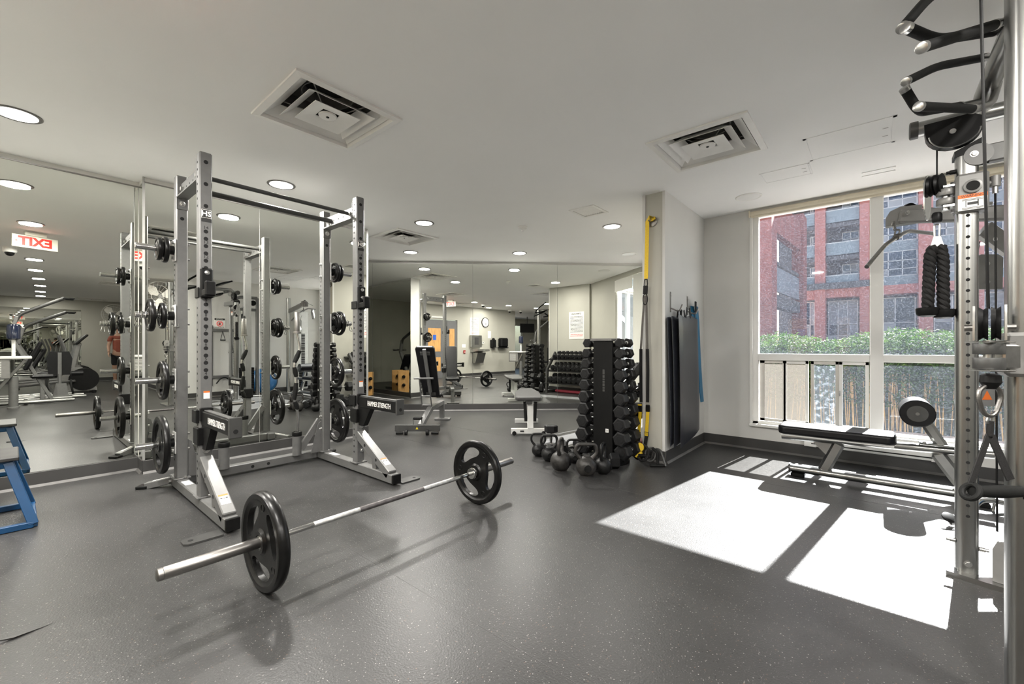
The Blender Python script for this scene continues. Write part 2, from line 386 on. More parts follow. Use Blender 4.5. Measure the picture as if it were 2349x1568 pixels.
# stub wall
ws = struct('wall_stub', MB().bx(-1.765, -1.55, 4.08, 5.30, 0, H), M_wallw)
for x in (-1.552, -1.763):
    MB().bx(x - .010 if x < -1.7 else x - .02, x + .02 if x < -1.7 else x + .006, 4.072, 4.10, .11, H).build('corner_guard', M_wall, ws, 0)
MB().bx(-1.55, -1.546, 4.10, 5.28, 0, H).build('wall_panel', M_wall, ws, 0)
baseboard('baseboard_stub', (-1.546, 5.28, 0), (-1.546, 4.08, 0), X1)
baseboard('baseboard_stub_end', (-1.55, 4.08, 0), (-1.765, 4.08, 0), -Y1)
baseboard('baseboard_stub_rear', (-1.765, 4.08, 0), (-1.765, 5.30, 0), -X1)
# window wall (opening -1.04..1.06, z .275..2.585)
WX0, WX1, WZ0, WZ1 = -1.05, 1.07, .275, 2.585
m = MB(); m.bx(-1.55, WX0, 5.28, 5.42, 0, H); m.bx(WX1, 1.45, 5.28, 5.42, 0, H); m.bx(WX0, WX1, 5.28, 5.42, 0, WZ0); m.bx(WX0, WX1, 5.28, 5.42, WZ1, H)
ww = struct('wall_window', m, M_wall)
baseboard('baseboard_window', (-1.55, 5.28, 0), (1.4, 5.28, 0), -Y1)
# rest of the room, seen only in the mirrors
wr = struct('wall_right', MB().bx(1.40, 1.52, 2.45, 5.28, 0, H), M_wall); baseboard('baseboard_right', (1.4, 2.45, 0), (1.4, 5.28, 0), -X1)
wn = struct('wall_wing', MB().bx(1.52, 9.2, 2.45, 2.57, 0, H), M_wallw); baseboard('baseboard_wing', (1.40, 2.45, 0), (9.2, 2.45, 0), -Y1)
we = struct('wall_end', MB().bx(9.207, 9.35, -4.6, 2.57, 0, H), M_wallw); baseboard('baseboard_end', (9.2, -4.6, 0), (9.2, 2.45, 0), -X1)
for a, b in ((-1.2, .1), (.1, 1.45)): MB().bx(9.2, 9.206, a, b - .003, .118, 2.3).build('mirror_panel', M_mir, we, 0)
m = MB(); m.bx(-8.0, -1.75, -1.52, -1.4, 0, H); m.bx(-.32, 2.8, -1.52, -1.4, 0, H); m.bx(-1.75, -.32, -1.52, -1.4, 2.10, H); m.bx(2.68, 2.8, -4.6, -1.52, 0, H)
wre = struct('wall_rear', m, M_wallw); baseboard('baseboard_rear', (-.32, -1.4, 0), (2.8, -1.4, 0), Y1); baseboard('baseboard_rear_door', (-5.1, -1.4, 0), (-1.75, -1.4, 0), Y1)
m = MB(); m.bx(2.7, 4.2, -4.72, -4.6, 0, H); m.bx(6.8, 9.3, -4.72, -4.6, 0, H); m.bx(4.2, 6.8, -4.72, -4.6, 0, .5); m.bx(4.2, 6.8, -4.72, -4.6, 2.3, H)
struct('wall_far', m, M_wallw)
struct('wall_corridor', MB().bx(-8.12, -8.0, -1.4, 3.2, 0, H), M_wallw)
w2 = MB(); w2.bx(4.2, 6.8, -4.70, -4.66, .5, .56); w2.bx(4.2, 6.8, -4.70, -4.66, 2.24, 2.3)
for x in (4.2, 5.47, 6.74): w2.bx(x, x + .06, -4.70, -4.66, .5, 2.3)
w2 = struct('window_2', w2, M_trimw); MB().bx(4.2, 6.8, -4.69, -4.684, .5, 2.3).build('pane', M_glassb, w2, 0)
# ---- main window
F = MB()
F.bx(WX0, -.985, 5.30, 5.38, WZ0, WZ1, .004); F.bx(1.0, WX1, 5.30, 5.38, WZ0, WZ1, .004)
F.bx(WX0, WX1, 5.30, 5.38, WZ1 - .05, WZ1, .004); F.bx(WX0, WX1, 5.30, 5.38, WZ0, WZ0 + .035, .004)
win = struct('window_1', F, M_trimw)
MB().bx(-.052, .048, 5.285, 5.385, WZ0, WZ1, .005).build('mullion', M_trimw, win, 0)
MB().bx(-.985, -.052, 5.29, 5.38, .975, 1.045, .004).build('transom', M_trimw, win, 0)
MB().bx(.048, 1.0, 5.29, 5.38, .975, 1.045, .004).build('transom', M_trimw, win, 0)
MB().bx(-.985, -.052, 5.338, 5.343, 1.045, 2.54).build('pane', M_glass, win, 0)
MB().bx(.048, 1.0, 5.338, 5.343, 1.045, 2.54).build('pane', M_glass, win, 0)
MB().bx(.048, 1.0, 5.338, 5.343, .31, .975).build('pane', M_glass, win, 0)
MB().bx(WX0 - .01, WX1 + .01, 5.225, 5.30, .258, .285, .004).build('sill', M_trimw, win, 0)
MB().bx(WX0 - .012, WX0 + .012, 5.262, 5.30, .285, 2.6).build('jamb_trim', M_trimw, win, 0)
M_sash = mat('grey_aluminium', (.55, .54, .51), .4, .5, var=.05)
for k, (a, b, g, yy) in enumerate(((-.975, -.735, M_glassf, 5.345), (-.755, -.535, M_glassf, 5.345), (-.515, -.285, M_glassb, 5.322), (-.285, -.056, M_glass, 5.322))):
    s = MB(); z0, z1 = .315, .972
    lw, rw = (.045 if k == 0 else .028), .028
    s.bx(a, a + lw, yy - .012, yy + .012, z0, z1, .002); s.bx(b - rw, b, yy - .012, yy + .012, z0, z1, .002)
    s.bx(a, b, yy - .012, yy + .012, z0, z0 + .03, .002); s.bx(a, b, yy - .012, yy + .012, z1 - .03, z1, .002)
    so_ = s.build('sash', M_sash if k % 2 == 0 else M_trimw, win, 0)
    MB().bx(a + lw, b - rw, yy - .002, yy + .002, z0 + .03, z1 - .03).build('pane', g, so_, 0)
lt = MB(); lt.box((-.278, 5.30, .66), (.012, .02, .05), .003); lt.tube([(-.278, 5.29, .68), (-.278, 5.278, .66), (-.278, 5.29, .64)], .006, 8); lt.build('sash_latch', M_bolt, win)
# roller blind (rolled up) along the head of the window
rb = thing('roller_blind', 'cream roller blind rolled up along the top of the big window', 'blind', (0, 5.26, 2.52))
MB().lathe([(.026, 0), (.026, 2.14)], (-1.055, 5.262, 2.572), X1, 14).build('roll', M_ivory, rb)
MB().bx(-1.05, 1.085, 5.255, 5.275, 2.528, 2.55, .004).build('hem_bar', M_ivory, rb)
for x in (-1.062, 1.088): MB().bx(x - .006, x + .006, 5.235, 5.28, 2.535, 2.605, .003).build('bracket', M_ivory, rb)
# ---- alcove window behind the stub wall
A0 = Vector((-1.70, 5.30, 0)); A1 = Vector((-3.12, 7.50, 0)); AD = (A1 - A0).normalized(); AN = Vector((-AD.y, AD.x, 0))
if AN.x > 0: AN = -AN
AL = (A1 - A0).length
def al(a, b, z0, z1, o0, o1): # a..b along, o0..o1 outward
    mid = A0 + AD * ((a + b) / 2) - AN * ((o0 + o1) / 2) + Z1 * ((z0 + z1) / 2)
    return mid, (b - a, o1 - o0, z1 - z0), 0, (AD, AN, Z1)
m = MB()
for q in ((-.06, 1.25, 0, H, 0, .14), (1.25, AL, 0, .30, 0, .14), (1.25, AL, 2.52, H, 0, .14), (AL - .12, AL, .3, 2.52, 0, .14)): m.box(*al(*q))
wa = struct('wall_alcove', m, M_wallw)
m = MB()
for q in ((1.25, 1.31, .3, 2.52, .02, .09), (1.98, 2.05, .3, 2.52, .02, .09), (AL - .18, AL - .12, .3, 2.52, .02, .09), (1.25, AL - .12, .3, .36, .02, .09), (1.25, AL - .12, 2.46, 2.52, .02, .09)): m.box(*al(*q))
wn3 = struct('window_3', m, M_trimw)
m = MB(); m.box(*al(1.31, 1.98, .36, 2.46, .05, .055)); m.build('pane', M_glass, wn3, 0)
m = MB(); m.box(*al(2.05, AL - .18, .36, 2.46, .05, .055)); m.build('pane', M_glass, wn3, 0)
M_blindw = mat('white_blind_fabric', (.80, .79, .75), .8, var=.02, scale=40)
bl = MB(); bl.box(*al(2.02, AL - .14, .40, 2.5, -.03, -.028)); bo = bl.build('roller_blind', M_blindw, None, 0); tag(bo, 'white roller blind lowered over the far alcove window', 'blind')
bl = MB(); bl.box(*al(1.27, 2.0, 2.26, 2.5, -.03, -.028)); bo = bl.build('roller_blind', M_blindw, None, 0); tag(bo, 'short white roller blind drawn partway at the alcove window', 'blind')
# ================================================================ CEILING FITTINGS
def vent(x0, x1, y0, y1, label, drawn=True):
    cx, cy, s = (x0 + x1) / 2, (y0 + y1) / 2, (x1 - x0) / 2
    t = thing('air_diffuser', label, 'air vent', (cx, cy, H - .005))
    fr = MB(); o, i = s + .006, s - .035
    def ring(a, za, b, zb, m):
        A = [(-a, -a), (a, -a), (a, a), (-a, a)]; B = [(-b, -b), (b, -b), (b, b), (-b, b)]
        vs = [(cx + p[0], cy + p[1], za) for p in A] + [(cx + p[0], cy + p[1], zb) for p in B]
        m._add(vs, [(k, (k + 1) % 4, 4 + (k + 1) % 4, 4 + k) for k in range(4)])
    ring(o, H - .012, i, H - .016, fr); ring(o, H - .012, o, H + .02, fr); ring(i, H - .016, i - .012, H + .02, fr); ring(i - .012, H + .02, o, H + .02, fr)
    fr.build('frame', M_white, t, 0)
    dk = MB(); ring(s - .01, H + .005, s - .02, H + .22, dk); dk.bx(cx - s + .02, cx + s - .02, cy - s + .02, cy + s - .02, H + .215, H + .225); dk.build('plenum_box', M_galv, t, 0)
    th_ = MB(); th_.lathe([(.155, 0), (.155, .09), (.15, .09), (.15, 0)], (cx, cy, H + .125), Z1, 28, True); th_.build('duct_collar', M_galv, t)
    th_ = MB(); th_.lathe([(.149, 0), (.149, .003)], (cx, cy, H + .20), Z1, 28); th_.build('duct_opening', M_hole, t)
    for k, (a, z) in enumerate(((s - .048, H + .004), (s * .64, H - .008), )):
        c = MB(); ring(a, z, a - .075, z + .055, c); ring(a, z + .003, a - .075, z + .058, c); ring(a, z, a, z + .003, c); ring(a - .075, z + .055, a - .075, z + .058, c); c.build('louvre_cone', M_white, t, 0)
    a = s * .44; z = H - .02; c = MB()
    ring(a, z, .055, z + .022, c); ring(a, z, a, z + .004, c); ring(a, z + .004, .055, z + .026, c); c.build('centre_plate', M_white, t, 20)
    c = MB(); c.lathe([(.056, .020), (.052, .012), (.012, .009), (.010, .014)], (cx, cy, z), Z1, 24); c.build('centre_cap', M_white, t)
    c = MB(); c.lathe([(.009, .0), (.009, .01)], (cx, cy, z + .006), Z1, 10); c.build('screw', M_hole, t)
    for dx, dy in ((1, 1), (-1, 1), (1, -1), (-1, -1)):
        c = MB(); c.tube([(cx + dx * .06, cy + dy * .06, z + .03), (cx + dx * (s - .1), cy + dy * (s - .1), H + .1)], .004, 6); c.build('support_rod', M_galv, t)
vent(*VENTS[0], 'large square air diffuser in the ceiling nearest the camera')
vent(*VENTS[1], 'square air diffuser in the ceiling in front of the window')
vent(*VENTS[2], 'square air diffuser in the ceiling beside the mirrored partition')
vent(*VENTS[3], 'square air diffuser over the machines, seen only in the mirror')
vent(*VENTS[4], 'farthest square air diffuser, seen only in the left mirror')
vent(*VENTS[5], 'square air diffuser near the grey doors, seen only in a mirror')
# small louvred grille
g0, g1, g2, g3 = GRILLE
t = thing('ceiling_grille', 'small rectangular louvred grille in the ceiling near the stub wall', 'air vent', ((g0 + g1) / 2, (g2 + g3) / 2, H - .004))
m = MB(); m.bx(g0 - .03, g1 + .03, g2 - .03, g2, H - .008, H); m.bx(g0 - .03, g1 + .03, g3, g3 + .03, H - .008, H); m.bx(g0 - .03, g0, g2, g3, H - .008, H); m.bx(g1, g1 + .03, g2, g3, H - .008, H); m.build('frame', M_white, t, 0)
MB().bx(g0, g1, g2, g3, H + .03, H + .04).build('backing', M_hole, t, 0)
for k in range(9):
    x = g0 + (k + .5) * (g1 - g0) / 9; m = MB(); m.box((x, (g2 + g3) / 2, H + .004), (.02, g3 - g2, .002), 0, (Vector((.8, 0, .6)), Y1, Vector((-.6, 0, .8)))); m.build('slat', M_white, t, 0)
# downlights
def downlight(x, y, label, on=True, group='round recessed ceiling downlights', lamp=True):
    t = thing('ceiling_downlight', label, 'downlight', (x, y, H - .006), group=group)
    MB().lathe([(.118, 0), (.118, -.004), (.112, -.008), (.098, -.006), (.096, 0)], (x, y, H), Z1, 40).build('trim_ring', M_brush if on else M_white, t)
    m = MB(); m.lathe([(.097, -.0062), (.06, -.0066), (.001, -.0068)], (x, y, H), Z1, 40); m.build('lens', M_lens if on else M_lenso, t)
    if on and lamp:
        ld = bpy.data.lights.new('downlight_lamp', 'AREA'); ld.shape = 'DISK'; ld.size = .19; ld.energy = LAMP_W * (.32 if x > 1.8 else .4 if (x, y) in ((-2.51, 4.86), (.8, -.9)) else 1.); ld.color = (1, .965, .91)
        lo = bpy.data.objects.new('downlight_lamp', ld); COL.objects.link(lo); lo.parent = t; lo.location = (0, 0, -.012)
for x, y, lb, on in ((-4.22, .02, 'round ceiling downlight at the far left above the blue box', True), (-4.19, 1.62, 'round ceiling downlight above the power rack', True),
    (-4.17, 3.245, 'round ceiling downlight next to the diffuser by the partition', True), (-5.62, 4.107, 'round ceiling downlight behind the diffuser by the partition', True),
    (-4.35, 5.278, 'round ceiling downlight just in front of the back mirror', True), (-2.51, 4.86, 'round ceiling downlight left of the stub wall', True),
    (-.976, 4.786, 'unlit round ceiling downlight by the window', False), (-3.04, 6.476, 'washed out round ceiling downlight in the far alcove', False),
    (-2.45, .15, 'round ceiling downlight beside the exit sign', True), (-.9, .2, 'round ceiling downlight above the camera position', True), (.7, .25, 'round ceiling downlight at the mouth of the wing', True),
    (2.2, .3, 'second downlight of the wing row, seen in the mirror', True), (3.7, .38, 'third downlight of the wing row, seen in the mirror', True), (5.25, .45, 'fourth downlight of the wing row, seen in the mirror', True), (6.9, .5, 'fifth downlight of the wing row, seen in the mirror', True), (8.4, .55, 'last downlight of the wing row, seen in the mirror', True),
    (.9, 4.2, 'round ceiling downlight over the cable station', False), (1.2, 1.6, 'round ceiling downlight beside the cable station', True),
    (.8, -.9, 'round ceiling downlight by the wall clock', True), (-3.2, -.9, 'round ceiling downlight near the grey doors', True), (-6.6, 2.2, 'round ceiling downlight in the corridor behind the partition', False), (3.6, -2.6, 'round ceiling downlight over the far windows', True)):
    downlight(x, y, lb, on)
# smoke detector
t = thing('smoke_detector', 'white smoke detector on the ceiling', 'smoke detector', (-3.37, 4.15, H))
MB().lathe([(.062, 0), (.062, -.012), (.055, -.02), (.046, -.022), (.044, -.036), (.03, -.044), (.0, -.045)], (-3.37, 4.15, H), Z1, 24).build('body', M_white, t)
MB().lathe([(.022, -.043), (.018, -.058), (.0, -.06)], (-3.37, 4.15, H), Z1, 16).build('sensor', M_lenso, t)
# access panels
def hatch(x0, x1, y0, y1, label, lip=.02):
    t = thing('access_panel', label, 'access panel', ((x0 + x1) / 2, (y0 + y1) / 2, H))
    m = MB()
    for a, b, c, d in ((x0, x1, y0, y0 + lip), (x0, x1, y1 - lip, y1), (x0, x0 + lip, y0, y1), (x1 - lip, x1, y0, y1)): m.bx(a, b, c, d, H - .004, H)
    m.build('frame', M_ceil, t, 0); MB().bx(x0 + lip + .003, x1 - lip - .003, y0 + lip + .003, y1 - lip - .003, H - .003, H).build('door', M_ceil, t, 0)
    for k in (.35, .65):
        m = MB(); m.bx(x1 - lip - .05, x1 - lip - .02, y0 + (y1 - y0) * k, y0 + (y1 - y0) * k + .006, H - .0042, H - .003); m.build('latch', M_brush, t, 0)
hatch(-.41, .10, 3.72, 4.19, 'white square access panel in the ceiling by the window')
hatch(-.78, -.42, 4.22, 4.5, 'small flush access panel in the ceiling above the bench', .012)
t = thing('slot_vent', 'small two-slot vent in the ceiling near the window', 'air vent', (.02, 4.78, H))
for k in (0, .1):
    m = MB(); m.bx(-.1, .12, 4.76 + k, 4.79 + k, H - .005, H, .002); m.build('slot', M_ceil, t, 0)
# ================================================================ OUTSIDE
def brick_mat(name, c1, c2, mortar, sc):
    m = bpy.data.materials.new(name); m.use_nodes = True; t = m.node_tree; N = t.nodes; L = t.links; b = N['Principled BSDF']
    tc = N.new('ShaderNodeTexCoord'); mp = N.new('ShaderNodeMapping'); mp.inputs['Rotation'].default_value = (R_(90), 0, 0)
    L.new(tc.outputs['Object'], mp.inputs[0])
    br = N.new('ShaderNodeTexBrick'); br.inputs['Color1'].default_value = (*c1, 1); br.inputs['Color2'].default_value = (*c2, 1); br.inputs['Mortar'].default_value = (*mortar, 1)
    br.inputs['Scale'].default_value = sc; br.inputs['Mortar Size'].default_value = .012; L.new(mp.outputs[0], br.inputs['Vector'])
    nz = N.new('ShaderNodeTexNoise'); nz.inputs['Scale'].default_value = 1.2; L.new(tc.outputs['Object'], nz.inputs[0])
    mx = N.new('ShaderNodeMix'); mx.data_type = 'RGBA'; mx.blend_type = 'OVERLAY'; mx.inputs[0].default_value = .25; L.new(br.outputs[0], mx.inputs[6]); L.new(nz.outputs[0], mx.inputs[7])
    L.new(mx.outputs[2], b.inputs['Base Color']); b.inputs['Roughness'].default_value = .9; return m
M_brick = brick_mat('red_brick', (.36, .115, .095), (.30, .095, .08), (.32, .21, .19), 3.2)
M_brickp = mat('pink_painted_pier', (.56, .20, .165), .8, var=.08, scale=2)
M_conc = mat('balcony_concrete', (.13, .125, .13), .8, var=.15, scale=3)
M_rail = mat('frosted_balcony_glass', (.28, .34, .38), .3, var=.08, scale=1)
M_wf = mat('white_window_frame', (.70, .72, .72), .5, var=.03)
M_pane = mat('dark_window_glass', (.05, .07, .12), .12, var=.5, scale=.8)
M_panel = mat('blind_pane', (.36, .38, .40), .5, var=.25, scale=.6)
M_paving = mat('paving', (.30, .26, .23), .8, var=.1, scale=3)
gp = struct('ground_outside', MB().bx(-20, 40, 5.42, 75, -.5, -.15).bx(-14, 30, -30, -4.8, -.5, -.15), M_paving)
YB = 46.0
b0 = thing('apartment_building', 'red and pink apartment block with glass balconies across the courtyard', 'building', (9, YB, -.15))
def bz_(py, px=1896): return at_y(px, py, YB).z
def bxx(px): return at_y(px, 600, YB).x
zt = 26.0
MB().bx(bxx(1780), bxx(2349) + 8, YB + 1.5, YB + 6, -.15, zt).build('rear_wall', M_conc, b0, 0)
for a, b in ((1870, 1894), (1972, 2004), (2107, 2140), (2238, 2256), (2330, 2380)):
    MB().bx(bxx(a), bxx(b), YB - .35, YB + 1.6, -.15, zt).build('brick_pier', M_brickp, b0, 0)
zb0, zb1 = bz_(683), bz_(664)
fl = zb1 - zb0
FLOORS = []   # z of slab tops going up from the band
step = bz_(577) - bz_(651)
z = zb1
MB().bx(bxx(1836), bxx(2349) + 8, YB - .1, YB + 1.55, zb0, zb1).build('band_course', M_brickp, b0, 0)
MB().bx(bxx(1836), bxx(2004), YB - .6, YB + .2, zb1, zb1 + .5).build('band_coping', M_conc, b0, 0)
bays = ((1842, 1870, True), (1894, 1972, True), (2004, 2107, False), (2140, 2238, False), (2256, 2330, False))
def window_unit(x0, x1, z0, z1, cols, rows, y, panes=None):
    fr = MB(); w_ = .07
    for k in range(cols + 1):
        x = x0 + (x1 - x0) * k / cols; fr.bx(x - w_ / 2, x + w_ / 2, y - .06, y + .02, z0, z1)
    for q in [0] + rows + [1]:
        zz = z0 + (z1 - z0) * q; fr.bx(x0, x1, y - .06, y + .02, zz - w_ / 2, zz + w_ / 2)
    fo = fr.build('window', M_wf, b0, 0)
    rr = [0] + rows + [1]
    for k in range(cols):
        for j in range(len(rr) - 1):
            a = x0 + (x1 - x0) * k / cols; b = x0 + (x1 - x0) * (k + 1) / cols
            MB().bx(a + w_ / 2, b - w_ / 2, y - .01, y, z0 + (z1 - z0) * rr[j] + w_ / 2, z0 + (z1 - z0) * rr[j + 1] - w_ / 2).build('pane', M_panel if random.random() < .38 else M_pane, fo, 0)
for i, (pa, pb, bal) in enumerate(bays):
    x0, x1 = bxx(pa), bxx(pb)
    # ground storey below the band
    window_unit(x0 + .15, x1 - .15, .9 + zb0 * 0, zb0 - .25, 2 if i != 1 else 3, [.28, .52], YB + .9)
    MB().bx(x0, x1, YB + .8, YB + 1.5, -.15, .9).build('spandrel', M_rail, b0, 0)
    for k in range(5):
        zf = zb1 + k * step
        if zf > zt - step: break
        if bal:
            MB().bx(x0, x1, YB - .1, YB + 1.6, zf - .32 if k else zf - .01, zf + (.0 if k else .5)).build('balcony_slab', M_conc, b0, 0)
            MB().bx(x0 + .05, x1 - .05, YB - .05, YB, zf + .12, zf + 1.12).build('balcony_glass', M_rail, b0, 0)
            MB().bx(x0, x1, YB - .07, YB + .02, zf + 1.12, zf + 1.2).build('handrail', M_wf, b0, 0)
            window_unit(x0 + (x1 - x0) * .48, x1 - .1, zf + .5, zf + step - .6, 2, [.65], YB + 1.35)
        else:
            MB().bx(x0, x1, YB + .5, YB + 1.5, zf - .05, zf + .75).build('spandrel', M_rail, b0, 0)
            window_unit(x0 + .05, x1 - .05, zf + .78, zf + step - .05, 3, [.28, .62], YB + .55)
# nearer brick wing on the left, running away to the right
b1 = thing('brick_wing', 'shaded red brick corner tower with recessed balconies beside the apartment block', 'building', (-2, 28, -.15))
YA = 26.0
def wa_(px, y): return at_y(px, 600, y).x
xa0, xa1 = wa_(1700, YA), wa_(1770, YA)
MB().bx(xa0 - 3, xa1, YA, YA + 1.6, -.15, at_y(1760, 497, YA).z + 2).build('brick_pier', M_brick, b1, 0)
YC = 34.0; xc0, xc1 = wa_(1816, YC), wa_(1843, YC)
ztop = at_y(1770, 497, YA).z + 2
MB().bx(xc0, xc1, YC, YC + 1.8, -.15, ztop).build('brick_pier', M_brick, b1, 0)
pA = Vector((xa1 - .2, YA + .5, 0)); pC = Vector((xc1 - .2, YC + .6, 0)); dAC = (pC - pA).normalized(); LAC = (pC - pA).length
def slab(z0, z1, thick, off, name, ma, a=0., b=1.):
    nrm = Vector((-dAC.y, dAC.x, 0)); mid = pA + dAC * (LAC * (a + b) / 2) + nrm * off + Z1 * ((z0 + z1) / 2)
    MB().box(mid, (LAC * (b - a), thick, z1 - z0), 0, (dAC, nrm, Z1)).build(name, ma, b1, 0)
zA = lambda py: at_y(1779, py, YA + .4).z
slab(zA(520), zA(440), .4, .1, 'top_beam', M_brick); slab(zA(440) - .3, zA(440), 4.0, 2.0, 'roof_slab', M_conc)
slab(zA(660), zA(600), .12, .05, 'balcony_glass', M_rail); slab(zA(698), zA(668), .5, .2, 'balcony_slab', M_conc); slab(zA(590) - .1, zA(586), 4.0, 2.0, 'ceiling_slab', M_conc)
slab(zA(710), zA(430), .3, 3.2, 'rear_wall', M_conc); slab(-.1, zA(705), .3, 2.6, 'lower_wall', M_conc)
for k in range(7): slab(zA(775) + k * .28, zA(775) + k * .28 + .12, .2, 1.2, 'vent_louvre', M_rail, .3, .75)
# hedge: leaves too many to count
def hedge():
    vs, fs = [], []
    rnd = random.Random(3)
    def blade(p, d, L, w_):
        d = d.normalized(); s = d.cross(Vector((rnd.uniform(-1, 1), rnd.uniform(-1, 1), rnd.uniform(-.3, 1)))).normalized() * w_
        o = len(vs); mid = p + d * (L * .5) + Vector((0, 0, -.0)); tip = p + d * L - Vector((0, 0, L * .35))
        vs.extend([p, mid - s, tip, mid + s]); fs.append((o, o + 1, o + 2, o + 3))
    for _ in range(26000):
        x = rnd.uniform(-2.5, 4.6); u = rnd.random()
        if u < .55:
            z = rnd.uniform(.3, 1.16) ; y = 7.7 + rnd.uniform(-.06, .25)
            if z < .62 and rnd.random() < .5: continue
        else: z = rnd.uniform(1.02, 1.30) ** 1; y = 7.7 + rnd.uniform(0, 1.1)
        h_ = .05 * math.sin(x * 2.3) + .04 * math.sin(x * 5.1 + 1)
        d = Vector((rnd.uniform(-1, 1), rnd.uniform(-1.2, .4), rnd.uniform(-.4, .9)))
        blade(Vector((x, y, z + (h_ if z > .9 else 0))), d, rnd.uniform(.07, .16), rnd.uniform(.005, .011))
    me = bpy.data.meshes.new('bamboo_hedge'); me.from_pydata([tuple(v) for v in vs], [], fs)
    ml = bpy.data.materials.new('bamboo_leaf'); ml.use_nodes = True; t = ml.node_tree; N = t.nodes; L = t.links; b = N['Principled BSDF']
    tc = N.new('ShaderNodeTexCoord'); nz = N.new('ShaderNodeTexNoise'); nz.inputs['Scale'].default_value = 9; L.new(tc.outputs['Object'], nz.inputs[0])
    r = N.new('ShaderNodeValToRGB'); r.color_ramp.elements[0].position = .3; r.color_ramp.elements[1].position = .7
    r.color_ramp.elements[0].color = (.012, .040, .008, 1); r.color_ramp.elements[1].color = (.055, .095, .018, 1); L.new(nz.outputs[0], r.inputs[0]); L.new(r.outputs[0], b.inputs['Base Color'])
    b.inputs['Roughness'].default_value = .7; b.inputs['Specular IOR Level'].default_value = .2
    tl = N.new('ShaderNodeBsdfTranslucent'); L.new(r.outputs[0], tl.inputs[0]); mx = N.new('ShaderNodeMixShader'); mx.inputs[0].default_value = .35
    L.new(b.outputs[0], mx.inputs[1]); L.new(tl.outputs[0], mx.inputs[2]); L.new(mx.outputs[0], N['Material Output'].inputs[0])
    me.materials.append(ml); o = bpy.data.objects.new('bamboo_hedge', me); COL.objects.link(o)
    return tag(o, 'dense clipped bamboo hedge outside the big window', 'hedge', kind='stuff')
hg = hedge()
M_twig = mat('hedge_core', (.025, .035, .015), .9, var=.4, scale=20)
M_cane = mat('bamboo_cane', (.30, .19, .07), .6, var=.3, scale=10)
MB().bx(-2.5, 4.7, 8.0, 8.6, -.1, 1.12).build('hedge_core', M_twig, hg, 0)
cn = MB(); rnd = random.Random(5)
for k in range(230):
    x = rnd.uniform(-2.5, 4.6); cn.tube([(x, 7.78 + rnd.uniform(0, .25), -.15), (x + rnd.uniform(-.05, .05), 7.85 + rnd.uniform(0, .2), .75)], .007, 5, False)
c_ = cn.build('cane', M_cane, hg); c_['kind'] = 'stuff'
pl = struct('planter_kerb', MB().bx(-6, 6, 7.2, 7.5, -.5, .02), mat('kerb_stone', (.33, .26, .22), .8, var=.15, scale=4))
# ================================================================ WEIGHT PLATES
def plate_parts(Rr, t, openings=3, rot=0.):
    """disc along local x (axis), centred; returns body builder and ring builder"""
    hub = max(.055, .24 * Rr)
    prof = [(.027, .62, 10), (.034, 1.0, 10), (hub * .92, 1.0, 10), (hub, .80, 10), (hub * 1.12, .55, 10)]
    qs = [(.45, 9), (.47, 22), (.50, 31), (.54, 37), (.60, 41), (.66, 42), (.71, 39), (.75, 32), (.775, 22), (.79, 9)]
    q0 = max(.45, hub * 1.25 / Rr); i0 = len(prof)
    prof += [(Rr * (q0 + (q - .45) / .34 * (.79 - q0)), .50, h) for q, h in qs]; i1 = len(prof) - 1
    prof += [(Rr * .82, .62, 9), (Rr * .86, .95, 9), (Rr * .90, 1.0, 9), (Rr * .96, .95, 9), (Rr * .99, .62, 9), (Rr, .15, 9)]
    n = len(prof); ns, no = 7, 14; per = 2 * ns + no; seg = 3 * per
    def ang(h, j):
        s, c = divmod(j, per)
        if c < ns: a = -60 + (60 - h) * c / ns
        elif c < ns + no: a = -h + 2 * h * (c - ns) / no
        else: a = h + (60 - h) * (c - ns - no) / ns
        return R_(120 * s + a + rot)
    def opened(i, j): return bool(openings) and i0 <= i < i1 and ns <= (j % per) < ns + no
    m = MB(); vs = []
    for sgn in (1, -1):
        for r, k, h in prof:
            for j in range(seg):
                a = ang(h, j); vs.append((sgn * t / 2 * k, math.cos(a) * r, math.sin(a) * r))
    fs = []; I = lambda s, i, j: s * n * seg + i * seg + j % seg
    for i in range(n - 1):
        for j in range(seg):
            if opened(i, j): continue
            fs.append((I(0, i, j), I(0, i + 1, j), I(0, i + 1, j + 1), I(0, i, j + 1))); fs.append((I(1, i, j), I(1, i, j + 1), I(1, i + 1, j + 1), I(1, i + 1, j)))
            for di, q in ((-1, (i, j, i, j + 1)), (1, (i + 1, j, i + 1, j + 1))):
                if not (0 <= i + di < n - 1) or opened(i + di, j): fs.append((I(0, q[0], q[1]), I(0, q[2], q[3]), I(1, q[2], q[3]), I(1, q[0], q[1])))
            for dj, jj in ((-1, j), (1, j + 1)):
                if opened(i, (j + dj) % seg): fs.append((I(0, i, jj), I(0, i + 1, jj), I(1, i + 1, jj), I(1, i, jj)))
    m._add(vs, fs)
    rg = MB(); rg.lathe([(.0256, -t * .46), (.0256, t * .46), (.029, t * .46), (.029, -t * .46)], (0, 0, 0), X1, 32, True)
    return m, rg
PLATE = {}
